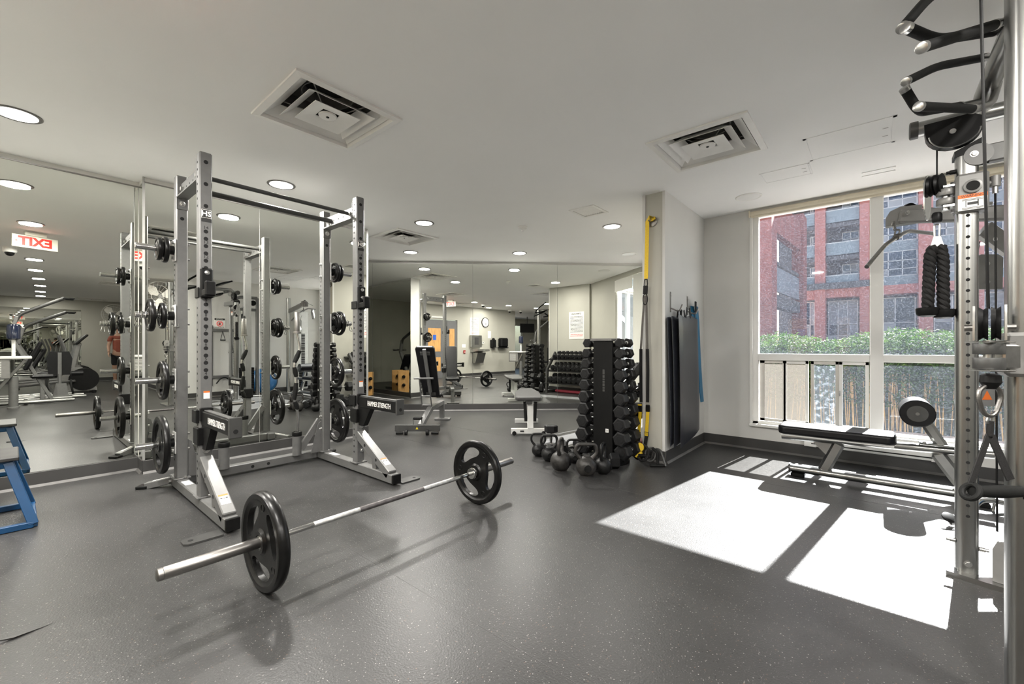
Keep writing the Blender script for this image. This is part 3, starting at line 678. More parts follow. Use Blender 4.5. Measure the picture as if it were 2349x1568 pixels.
def plate(Rr, t, loc, axis, label, group, rot=0., openings=3, txt=None):
    key = (Rr, t, rot, openings, txt)
    if key not in PLATE:
        a, b = plate_parts(Rr, t, openings, rot)
        em = []
        if txt:
            for k in range(3):
                an = R_(120 * k + 60 + rot); rr = Rr * .70; Yv = Vector((0, math.cos(an), math.sin(an)))
                for s in (1, -1):
                    q = MB(); c = Vector((s * t * .26, 0, 0)) + Yv * rr; Zv = Yv.cross(X1)
                    q.tube([c + (Yv * math.cos(a_) + Zv * math.sin(a_)) * (Rr * .075) for a_ in [2 * math.pi * x / 20 for x in range(21)]], .0022, 6, False); em.append(q.mesh('embossed_ring', M_rub, 40))
        PLATE[key] = (a.mesh('plate_body', M_rub, 30), b.mesh('hub_ring', M_bolt, 30), *em)
    t_ = thing('weight_plate', label, 'weight plate', loc, math.atan2(axis[1], axis[0]), group)
    for nm, me in zip(('plate_body', 'hub_ring') + ('embossed_ring',) * 6, PLATE[key]):
        if me is None: continue
        o = bpy.data.objects.new(nm, me); COL.objects.link(o); o.parent = t_
    return t_
# ================================================================ BARBELL
B0 = Vector((-2.143, .366, .225)); B1 = Vector((-2.187, 2.555, .225)); BA = (B1 - B0).normalized(); BLN = (B1 - B0).length
bb = thing('barbell', 'long olympic barbell lying on the floor with one big plate each side', 'barbell', (B0.x, B0.y, .225 - .025))
def along(s): return B0 + BA * s
for s0, s1, nm in ((0, .425, 'sleeve'), (BLN - .425, BLN, 'sleeve')):
    m = MB(); e = .02
    m.lathe([(.018, 0), (.0245, .004), (.025, e), (.0243, e + .001), (.0243, e + .004), (.025, e + .005), (.025, s1 - s0 - .022), (.0243, s1 - s0 - .02), (.0243, s1 - s0 - .017), (.025, s1 - s0 - .015), (.025, s1 - s0 - .003), (.018, s1 - s0)] , along(s0), BA, 24); m.build(nm, M_brush, bb)
for s0 in (.425, BLN - .455):
    m = MB(); m.lathe([(.02, 0), (.036, .002), (.038, .005), (.038, .011), (.034, .013), (.034, .017), (.038, .019), (.038, .026), (.02, .03)], along(s0), BA, 24); m.build('collar', M_chrome, bb)
mid = BLN / 2
def seg_(a, b, r, nm, ma):
    m = MB(); m.lathe([(r - .0006, 0), (r, .003), (r, b - a - .003), (r - .0006, b - a)], along(a), BA, 20); m.build(nm, ma, bb)
M_knurl = mat('knurled_steel', (.60, .60, .59), .38, 1., var=.22, scale=40, bump=.4, bscale=700)
M_dkbar = mat('dark_worn_shaft', (.14, .13, .13), .45, .8, var=.3, scale=30, bump=.3, bscale=600)
seg_(.455, .62, .0140, 'shaft', M_chrome); seg_(.62, mid - .22, .0143, 'knurled_grip', M_knurl); seg_(mid - .22, mid + .22, .0146, 'centre_sleeve', M_dkbar)
seg_(mid + .22, BLN - .62, .0143, 'knurled_grip', M_knurl); seg_(BLN - .62, BLN - .455, .0140, 'shaft', M_chrome)
plate(.225, .052, along(.392), BA, 'big black grip plate on the near end of the floor barbell', 'barbell plates', rot=35, txt=True)
plate(.225, .052, along(BLN - .392), BA, 'big black grip plate on the far end of the floor barbell', 'barbell plates', rot=62, txt=True)
# ================================================================ POWER RACK
YL, YR, XF, XB = .865, 2.02, -3.538, -4.168
ZT = 2.455; T = .076
rk = thing('power_rack', 'tall silver power rack with numbered uprights standing before the mirror', 'power rack', (-3.75, 1.44, 0))
hole_me = MB().lathe([(.0135, 0), (.0135, .0012)], (0, 0, 0), X1, 14).mesh('dark_hole_disc', M_hole, 0)  # flat disc on the steel, a bore's inner shade painted as dark colour
hole_s = MB().lathe([(.0085, 0), (.0085, .0012)], (0, 0, 0), X1, 12).mesh('dark_hole_disc', M_hole, 0)
def sub(nm, me, parent, loc, rz=0.):
    o = bpy.data.objects.new(nm, me); COL.objects.link(o); o.parent = parent
    root = parent
    while root.parent: root = root.parent
    o.location = Vector(loc) - Vector(root.location); o.rotation_euler = (0, 0, rz); return o
def bolt(parent, p, d, r=.014, h=.012, washer=True, ma=None):
    m = MB(); d = Vector(d).normalized()
    if washer: m.lathe([(r * 1.35, 0), (r * 1.35, .003)], p, d, 16)
    m.lathe([(r, .003), (r, h), (r * .8, h + .002)], p, d, 6); m.build('bolt', ma or M_bolt, parent, 30)
def upright(x, y, front, side):
    m = MB(); m.box((x, y, (ZT + .092) / 2), (T, T, ZT - .092), .008); u = m.build('upright', M_steelp, rk)
    MB().bx(x - .055, x + .055, y - .055, y + .055, .088, .098, .002).build('base_plate', M_steelp, rk)
    bolt(rk, (x + .046, y + .02, .096), Z1, .010, .009)
    fx = x + T / 2
    if front:
        for k in range(21):
            sub('dark_hole_disc', hole_me, u, (fx - .0004, y, 1.91 - .05 * k))
        for n in range(14, 3, -1):
            tm = text_mb(str(n), .030, (fx + .0006, y, 1.91 - (14 - n) * .1 + .026), Y1, Z1, bold=.02); tm.build('number', M_ink, u, 0)
        for zz in (2.386, 2.235, 2.085): sub('dark_hole_disc', hole_me, u, (fx - .0004, y, zz))
        b = MB().box((fx + .0008, y + .002, 2.02), (.0016, .058, .088), 0); bo = b.build('badge', M_ink, u, 0)
        q = MB()
        for a, c, d2, e in ((-.027, .029, 2.058, 2.0605), (-.027, -.0245, 2.0, 2.0605), (.0285, .031, 2.0, 2.0605)): q.bx(fx + .0014, fx + .002, y + a, y + c + (0 if a < 0 else 0), d2, e)
        q.join(text_mb('HS', .048, (fx + .002, y + .002, 2.031), Y1, Z1, bold=.03)); q.join(text_mb('HAMMER STRENGTH', .006, (fx + .002, y + .002, 2.004), Y1, Z1)); q.build('badge_lettering', M_wink, bo, 0)
        lb = MB().box((fx + .0006, y + .004, .79), (.001, .036, .052), 0).build('warning_label', M_paper, u, 0)
        MB().box((fx + .0013, y + .004, .811), (.001, .036, .011), 0).build('label_header', M_orange, lb, 0)
    else:
        for zz in (2.12,): sub('dark_hole_disc', hole_me, u, (fx - .0004, y, zz))
    for s in (-1, 1):
        for k in range(46 if front else 40):
            zz = 2.386 - .05 * k if front else 1.80 - .04 * k
            if zz < .16: break
            if front and 1.42 < zz < 2.08 and k not in (1, 3, 6): continue
            sub('dark_hole_disc', hole_s, u, (x - .006, y + s * (T / 2 - .0004), zz), R_(90) * s)
    return u
UP_ = {}
for y, nm in ((YL, 'L'), (YR, 'R')):
    UP_[nm + 'F'] = upright(XF, y, True, 0); UP_[nm + 'B'] = upright(XB, y, False, 0)
    # foot beam along x
    m = MB(); m.box(((-2.965 - 4.36) / 2, y, .051), (4.36 - 2.965, T, .074), .006); fb = m.build('foot_beam', M_steelp, rk)
    MB().box((-2.955, y, .051), (.022, T + .002, .076), .004).build('end_cap', M_blk, rk)
    s = -1 if nm == 'L' else 1
    m = MB(); m.prism([(-.05, 0), (.05, 0), (.05, .17), (.03, .19), (-.03, .19), (-.05, .17)], (-2.99, y + s * .05, .006), X1, Y1 * s, .010); m.build('floor_plate', M_dkgrey, rk)
    sub('dark_hole_disc', hole_me, rk, (-2.99, y + s * .20, .011)).rotation_euler = (0, -R_(90), 0)
    # manual label on beam top
    MB().box((-3.98, y, .0887), (.13, .05, .001), 0).build('paper_label', M_paper, rk, 0)
    # front brace
    p0 = Vector((XF + T / 2 - .01, y, .345)); p1 = Vector((-3.02, y, .075)); m = MB(); m.beam(p0, p1, T, T, .006); br = m.build('front_brace', M_steelp, rk)
    MB().bx(XF + T / 2, XF + T / 2 + .008, y - T / 2, y + T / 2, .30, .455, .003).build('brace_plate', M_steelp, rk)
    bolt(rk, (XF + T / 2 + .008, y, .418), X1, .018, .016)
    bolt(rk, (XF + T / 2 + .004, y + .01, .20), X1, .015, .012)
    dd = (p1 - p0).normalized(); nn = Vector((-dd.z, 0, dd.x));
    if nn.z < 0: nn = -nn
    q = MB(); ctr = p0 + dd * .44 + nn * (T / 2 + .0008); q.box(ctr, (.085, .052, .001), 0, (dd, Y1, nn)); lo = q.build('caution_label', M_paper, br, 0)
    q = MB(); q.box(ctr - dd * .036 + nn * .0006, (.014, .052, .001), 0, (dd, Y1, nn)); q.build('label_header', M_orange, lo, 0)
    q = MB(); q.box(ctr + nn * .0006 - dd * .01, (.004, .03, .001), 0, (dd, Y1, nn)); q.prism([(0, -.008), (.012, 0), (0, .008)], ctr + nn * .0006 - dd * .01 + Y1 * .012, Y1, dd, .001); q.prism([(0, -.008), (-.012, 0), (0, .008)], ctr + nn * .0006 - dd * .01 - Y1 * .012, Y1, dd, .001); q.build('label_arrow', M_ink, lo, 0)
    MB().beam((-3.245, y, .085), (-3.265, y, .19), .05, .05, .004).build('brace_strut', M_steelp, rk)
    for q_ in ((.16, 0), (.36, 0)):
        c = p0 + dd * q_[0]
        sub('dark_hole_disc', hole_me, br, c + Y1 * (-T / 2 - .0006), R_(90))
    # top channel joining the uprights
    m = MB(); m.box(((XF + XB) / 2, y, 2.335), (XF - XB - T, .012, .11), .002); m.bx(XB + T / 2, XF - T / 2, y - .038, y + .038, 2.275, 2.285); m.build('top_channel', M_steelp, rk)
    m = MB(); m.bx(XB + T / 2, XB + T / 2 + .008, y - T / 2, y + T / 2, 2.19, 2.285, .002); m.build('channel_bracket', M_steelp, rk)
    bolt(rk, (XB + T / 2 + .008, y, 2.235), X1, .016, .012)
    m = MB(); m.bx(XF - T / 2 - .006, XF - T / 2, y - T / 2, y + T / 2, 2.26, 2.42, .002); m.build('channel_bracket', M_steelp, rk)
    for x in (XB + .10, XF - .12):
        for s2 in (-1, 1): bolt(rk, (x, y + s2 * .006, 2.335), Y1 * s2, .018, .018)
    for x in (XB + .19, XB + .28, XB + .37):
        sub('dark_hole_disc', hole_s, rk, (x, y - .0066, 2.335), R_(90)); sub('dark_hole_disc', hole_s, rk, (x, y + .0066, 2.335), R_(90))
    # J hook on the front upright
    fx = XF + T / 2
    j = MB(); j.box((fx + .014, y, 1.555), (.028, .074, .205), .010); j.box((fx + .050, y, 1.485), (.10, .062, .05), .008); j.box((fx + .098, y + .0, 1.512), (.024, .062, .10), .008)
    jh = j.build('j_hook', M_blk, rk)
    MB().bx(fx - T - .004, fx + .004, y - s * 0 - T / 2 - .008, y - T / 2, 1.455, 1.525, .003).build('hook_bracket', M_blk, jh)
    for zz in (1.625, 1.555): MB().lathe([(.015, 0), (.015, .004), (.008, .006)], (fx + .028, y, zz), X1, 16).build('hook_bolt', M_bolt, jh)
    # spotter arm
    a = MB(); a.box((fx + .30, y, .635), (.57, .058, .095), .004); arm = a.build('spotter_arm', M_blk, rk)
    MB().box((fx + .29, y, .686), (.56, .034, .008), .002).build('wear_strip', M_dkgrey, arm)
    MB().box((fx + .592, y, .637), (.018, .072, .125), .004).build('arm_end_plate', M_dkgrey, arm)
    sub('dark_hole_disc', hole_me, arm, (fx + .6012, y, .615))
    g = MB(); g.prism([(0, .14), (.20, .14), (.08, -.03), (0, -.03)], (fx, y, .455), X1, Z1, .045); g.build('arm_gusset', M_blk, arm)
    g = MB(); g.box((XF, y, .51), (T + .03, T + .03, .12), .006); g.box((fx + .012, y, .66), (.024, T, .09), .005); g.bx(fx - .10, fx - .0, y - T / 2 - .02, y - T / 2, .60, .69, .004); g.build('arm_collar', M_blk, arm)
    tm = text_mb('HAMMER STRENGTH', .060, (fx + .335, y - .0295, .632), X1 * 1.0, Z1, .0008)
    for i in range(len(tm.v)):
        p = tm.v[i]; tm.v[i] = Vector((fx + .335 + (p.x - fx - .335) * .62, p.y, p.z))
    tm.build('arm_lettering', M_wink, arm, 0)
    tm = text_mb('HAMMER STRENGTH', .060, (fx + .335, y + .0295, .632), -X1, Z1, .0008, bold=.02)
    for i in range(len(tm.v)):
        p = tm.v[i]; tm.v[i] = Vector((fx + .335 + (p.x - fx - .335) * .62, p.y, p.z))
    tm.build('arm_lettering', M_wink, arm, 0)
    # weight pegs on the back upright
    s = -1 if nm == 'L' else 1; yo = y + s * T / 2
    for zz in (1.87, 1.36, .865, .375):
        MB().bx(XB - .042, XB + .042, yo if s > 0 else yo - .007, yo + .007 if s > 0 else yo, zz - .085, zz + .085, .002).build('peg_plate', M_whitem, rk)
        pg = MB(); pg.lathe([(.0235, 0), (.0235, .205), (.021, .208)], (XB, yo + s * .03, zz), Y1 * s, 20); po = pg.build('weight_peg', M_chrome, rk)
        MB().lathe([(.034, 0), (.034, .035), (.03, .038)], (XB, yo + s * .006, zz), Y1 * s, 20).build('peg_bumper', M_blk, po)
        for dz in (-.06, .06):
            bolt(rk, (XB, yo + s * .007, zz + dz), Y1 * s, .012, .014); bolt(rk, (XB, y - s * T / 2, zz + dz), -Y1 * s, .011, .016)
    # rear foot
    f0 = Vector((-4.30, y + s * .03, .055)); f1 = Vector((-4.41, y + s * .17, .018))
    MB().beam(f0, f1, .06, .05, .004).build('rear_foot', M_steelp, rk)
    m = MB(); m.box(f1 + Vector((-.012, s * .015, -.006)), (.085, .075, .022), .004, ((f1 - f0).normalized().cross(Z1).normalized(), Vector((f1.x - f0.x, f1.y - f0.y, 0)).normalized(), Z1)); m.build('foot_pad', M_blk, rk)
    tm = MB(); dv = (f1 - f0).normalized(); nv = dv.cross(Z1).normalized(); uv = nv.cross(dv)
    for k in range(7): tm.box(f0 + dv * (.03 + .016 * k) + uv * .0262, (.009, .022, .001), 0, (dv, nv, uv))
    tm.build('foot_lettering', M_wink, rk, 0)
    bolt(rk, (-4.27, y + s * T / 2, .05), Y1 * s, .016, .02)
    # gusset plates at the back upright
    si = 1 if nm == 'L' else -1
    g = MB(); g.prism([(0, 0), (.10, 0), (.03, .28), (0, .30)], (XB, y + si * T / 2, .09), Y1 * si, Z1, .008); g.build('gusset', M_steelp, rk)
# cross beam, braces and bar holders
MB().box((-4.285, (YL + YR) / 2, .051), (T, YR - YL - T, .074), .006).build('cross_beam', M_steelp, rk)
for y in (1.40, 1.53): sub('dark_hole_disc', hole_me, rk, (-4.2466, y, .05))
for y, s in ((1.17, -1), (1.77, 1)):
    hl = MB(); hl.lathe([(.040, 0), (.040, .20), (.034, .20), (.034, .02)], (-4.215, y, .088), Z1, 24); ho = hl.build('bar_holder', M_steelp, rk)
    MB().lathe([(.043, 0), (.045, .004), (.045, .036), (.043, .04), (.033, .04), (.033, 0)], (-4.215, y, .270), Z1, 24).build('holder_collar', M_blk, ho)
    yu = YL + T / 2 if s < 0 else YR - T / 2
    MB().beam((-4.215, y - s * 0 + s * .035, .14), (-4.20, yu, .40 if s > 0 else .22), .03, .06, .003).build('holder_brace', M_steelp, rk)
# pull-up bars
MB().tube([(-4.02, YL, 2.335), (-4.02, YR, 2.335)], .0215, 18).build('pull_up_bar', M_dkgrey, rk)
MB().tube([(-3.70, YL, 2.345), (-3.70, YR, 2.345)], .016, 18).build('pull_up_bar', M_dkgrey, rk)
# curl bar standing in the right holder
cb = thing('curl_bar', 'wavy curl bar standing upright in the rack bar holder', 'curl bar', (-4.215, 1.77, .12))
zz = lambda py: .327 + (985 - py) * .004194
yy = lambda px: 1.77 + (px - 690) * .0046
pts = [(-4.215, yy(px), zz(py)) for px, py in ((691, 1000), (692, 945), (684, 912), (689.5, 871), (684, 836), (697, 800), (690, 762))]
MB().tube(fillet(pts, .05, 5), .0135, 14).build('shaft', M_chrome, cb)
for (a, b) in (((684.6, 916), (688.6, 878)), ((688.8, 864), (684.8, 842)), ((685, 832), (695.5, 805)), ((691.6, 938), (685.5, 920))):
    MB().tube([(-4.215, yy(a[0]), zz(a[1])), (-4.215, yy((a[0] + b[0]) / 2), zz((a[1] + b[1]) / 2)), (-4.215, yy(b[0]), zz(b[1]))], [.018, .0235, .018], 14).build('grip', M_grip, cb)
MB().lathe([(.012, 0), (.036, .0), (.036, .018), (.024, .022), (.025, .03), (.025, .20), (.022, .205)], (-4.215, yy(690), zz(766)), Z1, 22).build('sleeve', M_brush, cb)
MB().lathe([(.024, 0), (.024, .15), (.033, .15), (.033, .175), (.02, .178)], (-4.215, yy(691), .13), Z1, 22).build('lower_sleeve', M_brush, cb)
# plates on the pegs
G = 'plates stored on the power rack pegs'
for s, yo, nm in ((-1, YL - T / 2, 'left'), (1, YR + T / 2, 'right')):
    P = lambda off, z: (XB, yo + s * off, z - .002)
    plate(.100, .030, P(.062, 1.87), Y1, f'small black plate nearest the post on the top {nm} peg of the rack', G, 10)
    plate(.088, .026, P(.100, 1.87), Y1, f'outer small black plate on the top {nm} peg of the rack', G, 50)
    if s < 0:
        plate(.100, .030, P(.078, 1.36), Y1, 'small black plate between spring collars on the left peg of the rack', G, 10)
        plate(.123, .034, P(.148, 1.36), Y1, 'medium black plate hung between spring collars on the left peg of the rack', G, 20)
    else:
        plate(.110, .030, P(.062, 1.36), Y1, 'inner medium black plate on the second right peg of the rack', G, 10)
        plate(.123, .034, P(.108, 1.36), Y1, 'outer medium black plate on the second right peg of the rack', G, 20)
    plate(.150, .036, P(.075, .865), Y1, f'medium-large black plate on the third {nm} peg of the rack', G, 25)
    plate(.222, .044, P(.085, .375), Y1, f'largest black plate on the lowest {nm} peg of the rack', G, 40)
def spring(y, z, label, ang):
    t = thing('spring_collar', label, 'spring collar', (XB, y, z), group='chrome spring collars on the rack pegs')
    pts = [(XB + .0295 * math.cos(a * .5), y - .015 + .0034 * a / 2, z + .0295 * math.sin(a * .5)) for a in range(0, 44)]
    MB().tube(pts, .0034, 6).build('coil', M_chrome, t)
    for k, q in ((-.015, ang - .2), (.06, ang + .25)):
        d = Vector((math.cos(q), 0, math.sin(q))); o = Vector((XB, y + k, z)); sd = Vector((0, .016, 0))
        MB().tube(fillet([o + d * .029, o + d * .095 - sd, o + d * .10 + sd, o + d * .04 + sd * .8], .02, 4), .0032, 6).build('handle', M_chrome, t)
spring(YL - T / 2 - .205, 1.36, 'outermost chrome spring collar on the left rack peg', -1.9)
spring(YL - T / 2 - .118, 1.36, 'middle chrome spring collar on the left rack peg', -1.5)
spring(YL - T / 2 - .060, 1.36, 'chrome spring collar next to the left rack post', -1.3)
spring(YR + T / 2 + .150, 1.36, 'chrome spring collar on the second right rack peg', -1.2)
# ================================================================ DUMBBELLS
DBM = {}
def dumbbell(size, hw, handle, loc, d, label, group=None, up=(0, 0, 1), roll=0.):
    """hex dumbbell: size = across flats of a head, hw = head width along the axis"""
    key = (round(size, 3), round(hw, 3), round(handle, 3))
    if key not in DBM:
        R6 = size / math.sqrt(3); e = .12 * size
        def head(x0, x1):
            m = MB(); m.lathe([(R6 - e * .9, x0), (R6, x0 + e * .55), (R6, x1 - e * .55), (R6 - e * .9, x1)], (0, 0, 0), X1, 6)
            c = (x0 + x1) / 2
            m2 = MB(); s = 1 if x1 > 0 else -1
            m2.lathe([(R6 * .48, 0), (R6 * .46, .002)], ((x1 if s > 0 else x0) - (0 if s > 0 else .0), 0, 0), X1 * s, 20)
            m.join(m2); return m
        a = handle / 2
        hd = [head(a, a + hw).mesh('head', M_hex, 25), head(-a - hw, -a).mesh('head', M_hex, 25)]
        g = MB(); g.lathe([(.013, -a - .002), (.0135, -a * .6), (.0165, 0), (.0135, a * .6), (.013, a + .002)], (0, 0, 0), X1, 14)
        cl = [MB().lathe([(.013, 0), (.019, .001), (.019, .006), (.013, .009)], (s * a, 0, 0), X1 * -s, 14).mesh('handle_collar', M_chrome, 30) for s in (-1, 1)]
        DBM[key] = (hd[0], hd[1], g.mesh('handle', M_chrome, 30), *cl)
    t = bpy.data.objects.new('hex_dumbbell', None); COL.objects.link(t); t.empty_display_size = .05
    x, s, u = basis(d, up)
    M = Matrix((x, s, u)).transposed().to_4x4() @ Matrix.Rotation(roll, 4, 'X')
    t.matrix_world = Matrix.Translation(Vector(loc)) @ M
    t.rotation_mode = 'XYZ'; t.location = loc; t.rotation_euler = M.to_euler()
    tag(t, label, 'dumbbell', group)
    for nm, me in zip(('head', 'head', 'handle', 'handle_collar', 'handle_collar'), DBM[key]):
        o = bpy.data.objects.new(nm, me); COL.objects.link(o); o.parent = t
    return t
ORD = ['top', 'second', 'third', 'fourth', 'fifth', 'sixth', 'seventh', 'eighth', 'ninth', 'bottom']
# ---- vertical tower
tx, ty = -2.01, 3.80
tw = thing('dumbbell_tower', 'tall black dumbbell tower in front of the stub wall', 'dumbbell rack', (tx, ty, 0))
m = MB(); m.bx(tx - .105, tx + .105, ty - .10, ty - .08, .03, 1.175, .006); m.build('front_panel', M_blk, tw)
m = MB(); m.bx(tx - .09, tx + .09, ty - .08, ty + .10, .03, 1.16, .01); m.build('column', M_blk, tw)
MB().bx(tx - .135, tx + .10, ty - .11, ty + .10, 1.175, 1.20, .005).build('top_tray', M_midgrey, tw)
MB().lathe([(.20, 0), (.20, .02), (.18, .034), (.08, .036)], (tx, ty + .02, 0), Z1, 32).build('base', M_blk, tw)
q = MB().bx(tx + .03, tx + .062, ty - .1015, ty - .10, .30, .335); q.build('number_sticker', M_paper, tw, 0)
tm = text_mb('20', .022, (tx + .046, ty - .1022, .317), X1, Z1); tm.build('sticker_number', M_ink, tw, 0)
q = bars_mb(Vector((tx + .01, ty - .1006, .80)), Z1, X1, -Y1, .22, 1, .02, .022, 4); q.build('embossed_print', M_dkgrey, tw, 0)['kind'] = 'stuff'
ZL = [1.15, 1.05, .95, .845, .737, .622, .505, .385, .255, .130]
for k, z in enumerate(ZL):
    sz = .082 + .0058 * k; hw = .055 + .006 * k
    for s, nm in ((-1, 'left'), (1, 'right')):
        x = tx + s * (.172 + .004 * k)
        for yy_ in (-.055, .055):
            m = MB(); m.prism([(0, .0), (.10, .0), (.112, .018), (.10, .012), (0, .03)], (tx + s * .09, ty + yy_, z - .03), X1 * s, Z1, .012); m.build('cradle', M_blk, tw)
        dumbbell(sz, hw, .115, (x, ty + (.03 if k == 9 else 0), z + .006), Y1, f'hex dumbbell on the {ORD[k]} {nm} cradle of the tower', 'dumbbells on the tower', roll=R_(12 if s > 0 else 0))
# ---- three-tier rack on the far side of the stub wall
rx, ry0, ry1 = -2.02, 4.30, 5.62
hr = thing('dumbbell_rack', 'three-tier black dumbbell rack behind the stub wall', 'dumbbell rack', (rx, (ry0 + ry1) / 2, 0))
for y in (ry0 + .06, ry1 - .06):
    pts = [(rx - .22, y, .035), (rx + .18, y, .035)]
    MB().beam(*pts, .06, .06, .004).build('foot', M_dkgrey, hr)
    m = MB(); m.beam((rx - .20, y, .05), (rx - .16, y, .60), .045, .07, .004); m.beam((rx - .16, y, .58), (rx + .16, y, .98), .045, .07, .004); m.build('side_frame', M_dkgrey, hr)
tiers = ((.86, rx + .10), (.58, rx - .0), (.29, rx - .08))
for k, (z, x) in enumerate(tiers):
    for dx in (-.10, .10):
        MB().beam((x + dx, ry0, z + dx * .42), (x + dx, ry1, z + dx * .42), .10, .014, .002, up=(-.4, 0, 1)).build('shelf_rail', M_blk, hr)
    n = (9, 9, 8)[k]; sz = (.10, .108, .125)[k]
    for i in range(n):
        y = ry0 + .165 + i * (ry1 - ry0 - .33) / (n - 1)
        d = Vector((1, 0, .42)).normalized()
        dumbbell(sz, sz * .72, .11, Vector((x, y, z + .012 + sz / 2 / math.cos(math.atan(.42)))), d, f'hex dumbbell {("first second third fourth fifth sixth seventh eighth ninth").split()[i]} from the near end of the {("top", "middle", "lowest")[k]} rack shelf', 'dumbbells on the three-tier rack')
m = MB(); m.box((rx + .02, 4.95, .045), (.16, .9, .06), .02); tag(m.build('foam_roller', M_red2), 'flat dark red pad lying under the three-tier rack', 'foam pad')
# loose dumbbells
dumbbell(.128, .085, .115, (-1.911, 3.533, .074), RT, 'loose hex dumbbell lying on the floor right of the kettlebells', None, roll=R_(30))
dumbbell(.145, .085, .12, (-2.40, 3.74, .085), (.5, 1, 0), 'loose hex dumbbell lying on the floor behind the kettlebells', None, roll=R_(30))
dumbbell(.125, .08, .12, (-2.66, 3.76, .141), Z1, 'small hex dumbbell standing on end on the floor', None, up=(1, 0, 0))
dumbbell(.17, .10, .12, (-2.20, 4.06, .37), Y1, 'large hex dumbbell on the rear left cradle of the tower', None)
dumbbell(.17, .10, .12, (-2.30, 4.12, .099), (.5, 1, 0), 'large hex dumbbell on the floor beside the tower base', None, roll=R_(30))
# ================================================================ KETTLEBELLS
def kettlebell(x, y, R, hh, hwid, rz, label, ma=None):
    t = thing('kettlebell', label, 'kettlebell', (x, y, 0), rz, 'kettlebells on the floor by the tower'); t['_world'] = 0
    c = R * .90
    pr = [(R * .55, 0.)]
    for i in range(3, 16):
        a = math.pi * i / 16; pr.append((math.sin(a) * R, c - math.cos(a) * R))
    pr = [p for p in pr if p[1] >= 0] + [(R * .3, c + R * .99)]
    MB().lathe(pr, (0, 0, 0), Z1, 32).build('bell', ma or M_iron, t)
    MB().lathe([(R * .36, -.001), (R * .33, .002)], (0, -R * .985, c), -Y1, 24).build('medallion', M_iron, t)
    top = c + R * .72; r = R * .17
    pts = fillet([(-R * .52, 0, top), (-hwid / 2, 0, top + hh * .42), (-hwid / 2 * .86, 0, top + hh), (hwid / 2 * .86, 0, top + hh), (hwid / 2, 0, top + hh * .42), (R * .52, 0, top)], R * .55, 6)
    rs = [r * (1.35 if i in (0, len(pts) - 1) else 1.0) for i in range(len(pts))]
    MB().tube(pts, rs, 14, up=(0, 1, 0)).build('handle', ma or M_iron, t)
    del t['_world']
kettlebell(-2.644, 3.512, .067, .120, .150, R_(38), 'small black kettlebell at the far left of the group')
kettlebell(-2.45, 3.43, .077, .125, .165, R_(45), 'black kettlebell second from the left of the group')
kettlebell(-2.184, 3.235, .092, .130, .175, R_(112), 'large worn kettlebell with its handle turned edge-on', M_ironw)
kettlebell(-2.225, 3.53, .066, .115, .145, R_(40), 'small black kettlebell behind the large worn ones')
kettlebell(-1.925, 3.25, .090, .125, .195, R_(40), 'large scuffed kettlebell at the front of the group', M_ironw)
kettlebell(-1.842, 3.395, .076, .140, .150, R_(105), 'black kettlebell at the right end of the group')
# ================================================================ BENCHES
FWn = FW; RTn = RT
def P_(o, l, d, z): return Vector(o) + RT * l + FW * d + Z1 * z
def padmb(o, l0, l1, d0, d1, z0, z1, ax=None, bev=.02):
    m = MB(); m.box(P_(o, (l0 + l1) / 2, (d0 + d1) / 2, (z0 + z1) / 2), (l1 - l0, d1 - d0, z1 - z0), bev, (RT, FW, Z1)); return m
o = at_z(1213, 997, 0)
fb = thing('flat_bench', 'white framed flat bench with grey pad before the back mirror', 'bench', o)
padmb(o, -.225, .225, -.03, .03, .02, .085, bev=.004).build('front_foot', M_whitem, fb)
for s in (-1, 1):
    w_ = MB(); w_.lathe([(.012, -.01), (.027, -.009), (.027, .009), (.012, .01)], P_(o, s * .185, -.035, .028), FW, 18); w_.build('wheel', M_blk, fb)
m = MB(); m.beam(P_(o, .02, .0, .08), P_(o, .02, .05, .43), .075, .075, .005, up=(RT.x, RT.y, 0)); m.build('front_post', M_whitem, fb)
MB().beam(P_(o, .02, .03, .12), P_(o, .02, .85, .12), .06, .06, .004).build('spine', M_whitem, fb)
padmb(o, -.17, .17, .84, .90, .0, .06, bev=.004).build('rear_foot', M_whitem, fb)
MB().beam(P_(o, 0, .87, .05), P_(o, 0, .82, .43), .06, .06, .004, up=(RT.x, RT.y, 0)).build('rear_post', M_whitem, fb)
MB().beam(P_(o, .0, -.05, .415), P_(o, .0, 1.05, .415), .08, .04, .004).build('seat_rail', M_dkgrey, fb)
for s in (-1, 1): MB().beam(P_(o, .02 + s * .055, .01, .17), P_(o, .02 + s * .07, .03, .42), .012, .04, .002, up=(RT.x, RT.y, 0)).build('adjuster_arm', M_blk, fb)
m = MB(); poly = [(-.10, 1.13), (-.17, .62), (-.172, .02), (-.15, -.06), (.15, -.06), (.172, .02), (.17, .62), (.10, 1.13)]
m.prism(poly, P_(o, 0, 0, .462), RT, FW, .05); pd = m.build('pad', M_gpad, fb)
bv = pd.modifiers.new('round', 'BEVEL'); bv.width = .016; bv.segments = 3
bars_mb(P_(o, -.08, -.0308, .052), RT, Z1, -FW, .06, 1, .02, .02, 2).build('foot_print', M_ink, fb, 0)['kind'] = 'stuff'
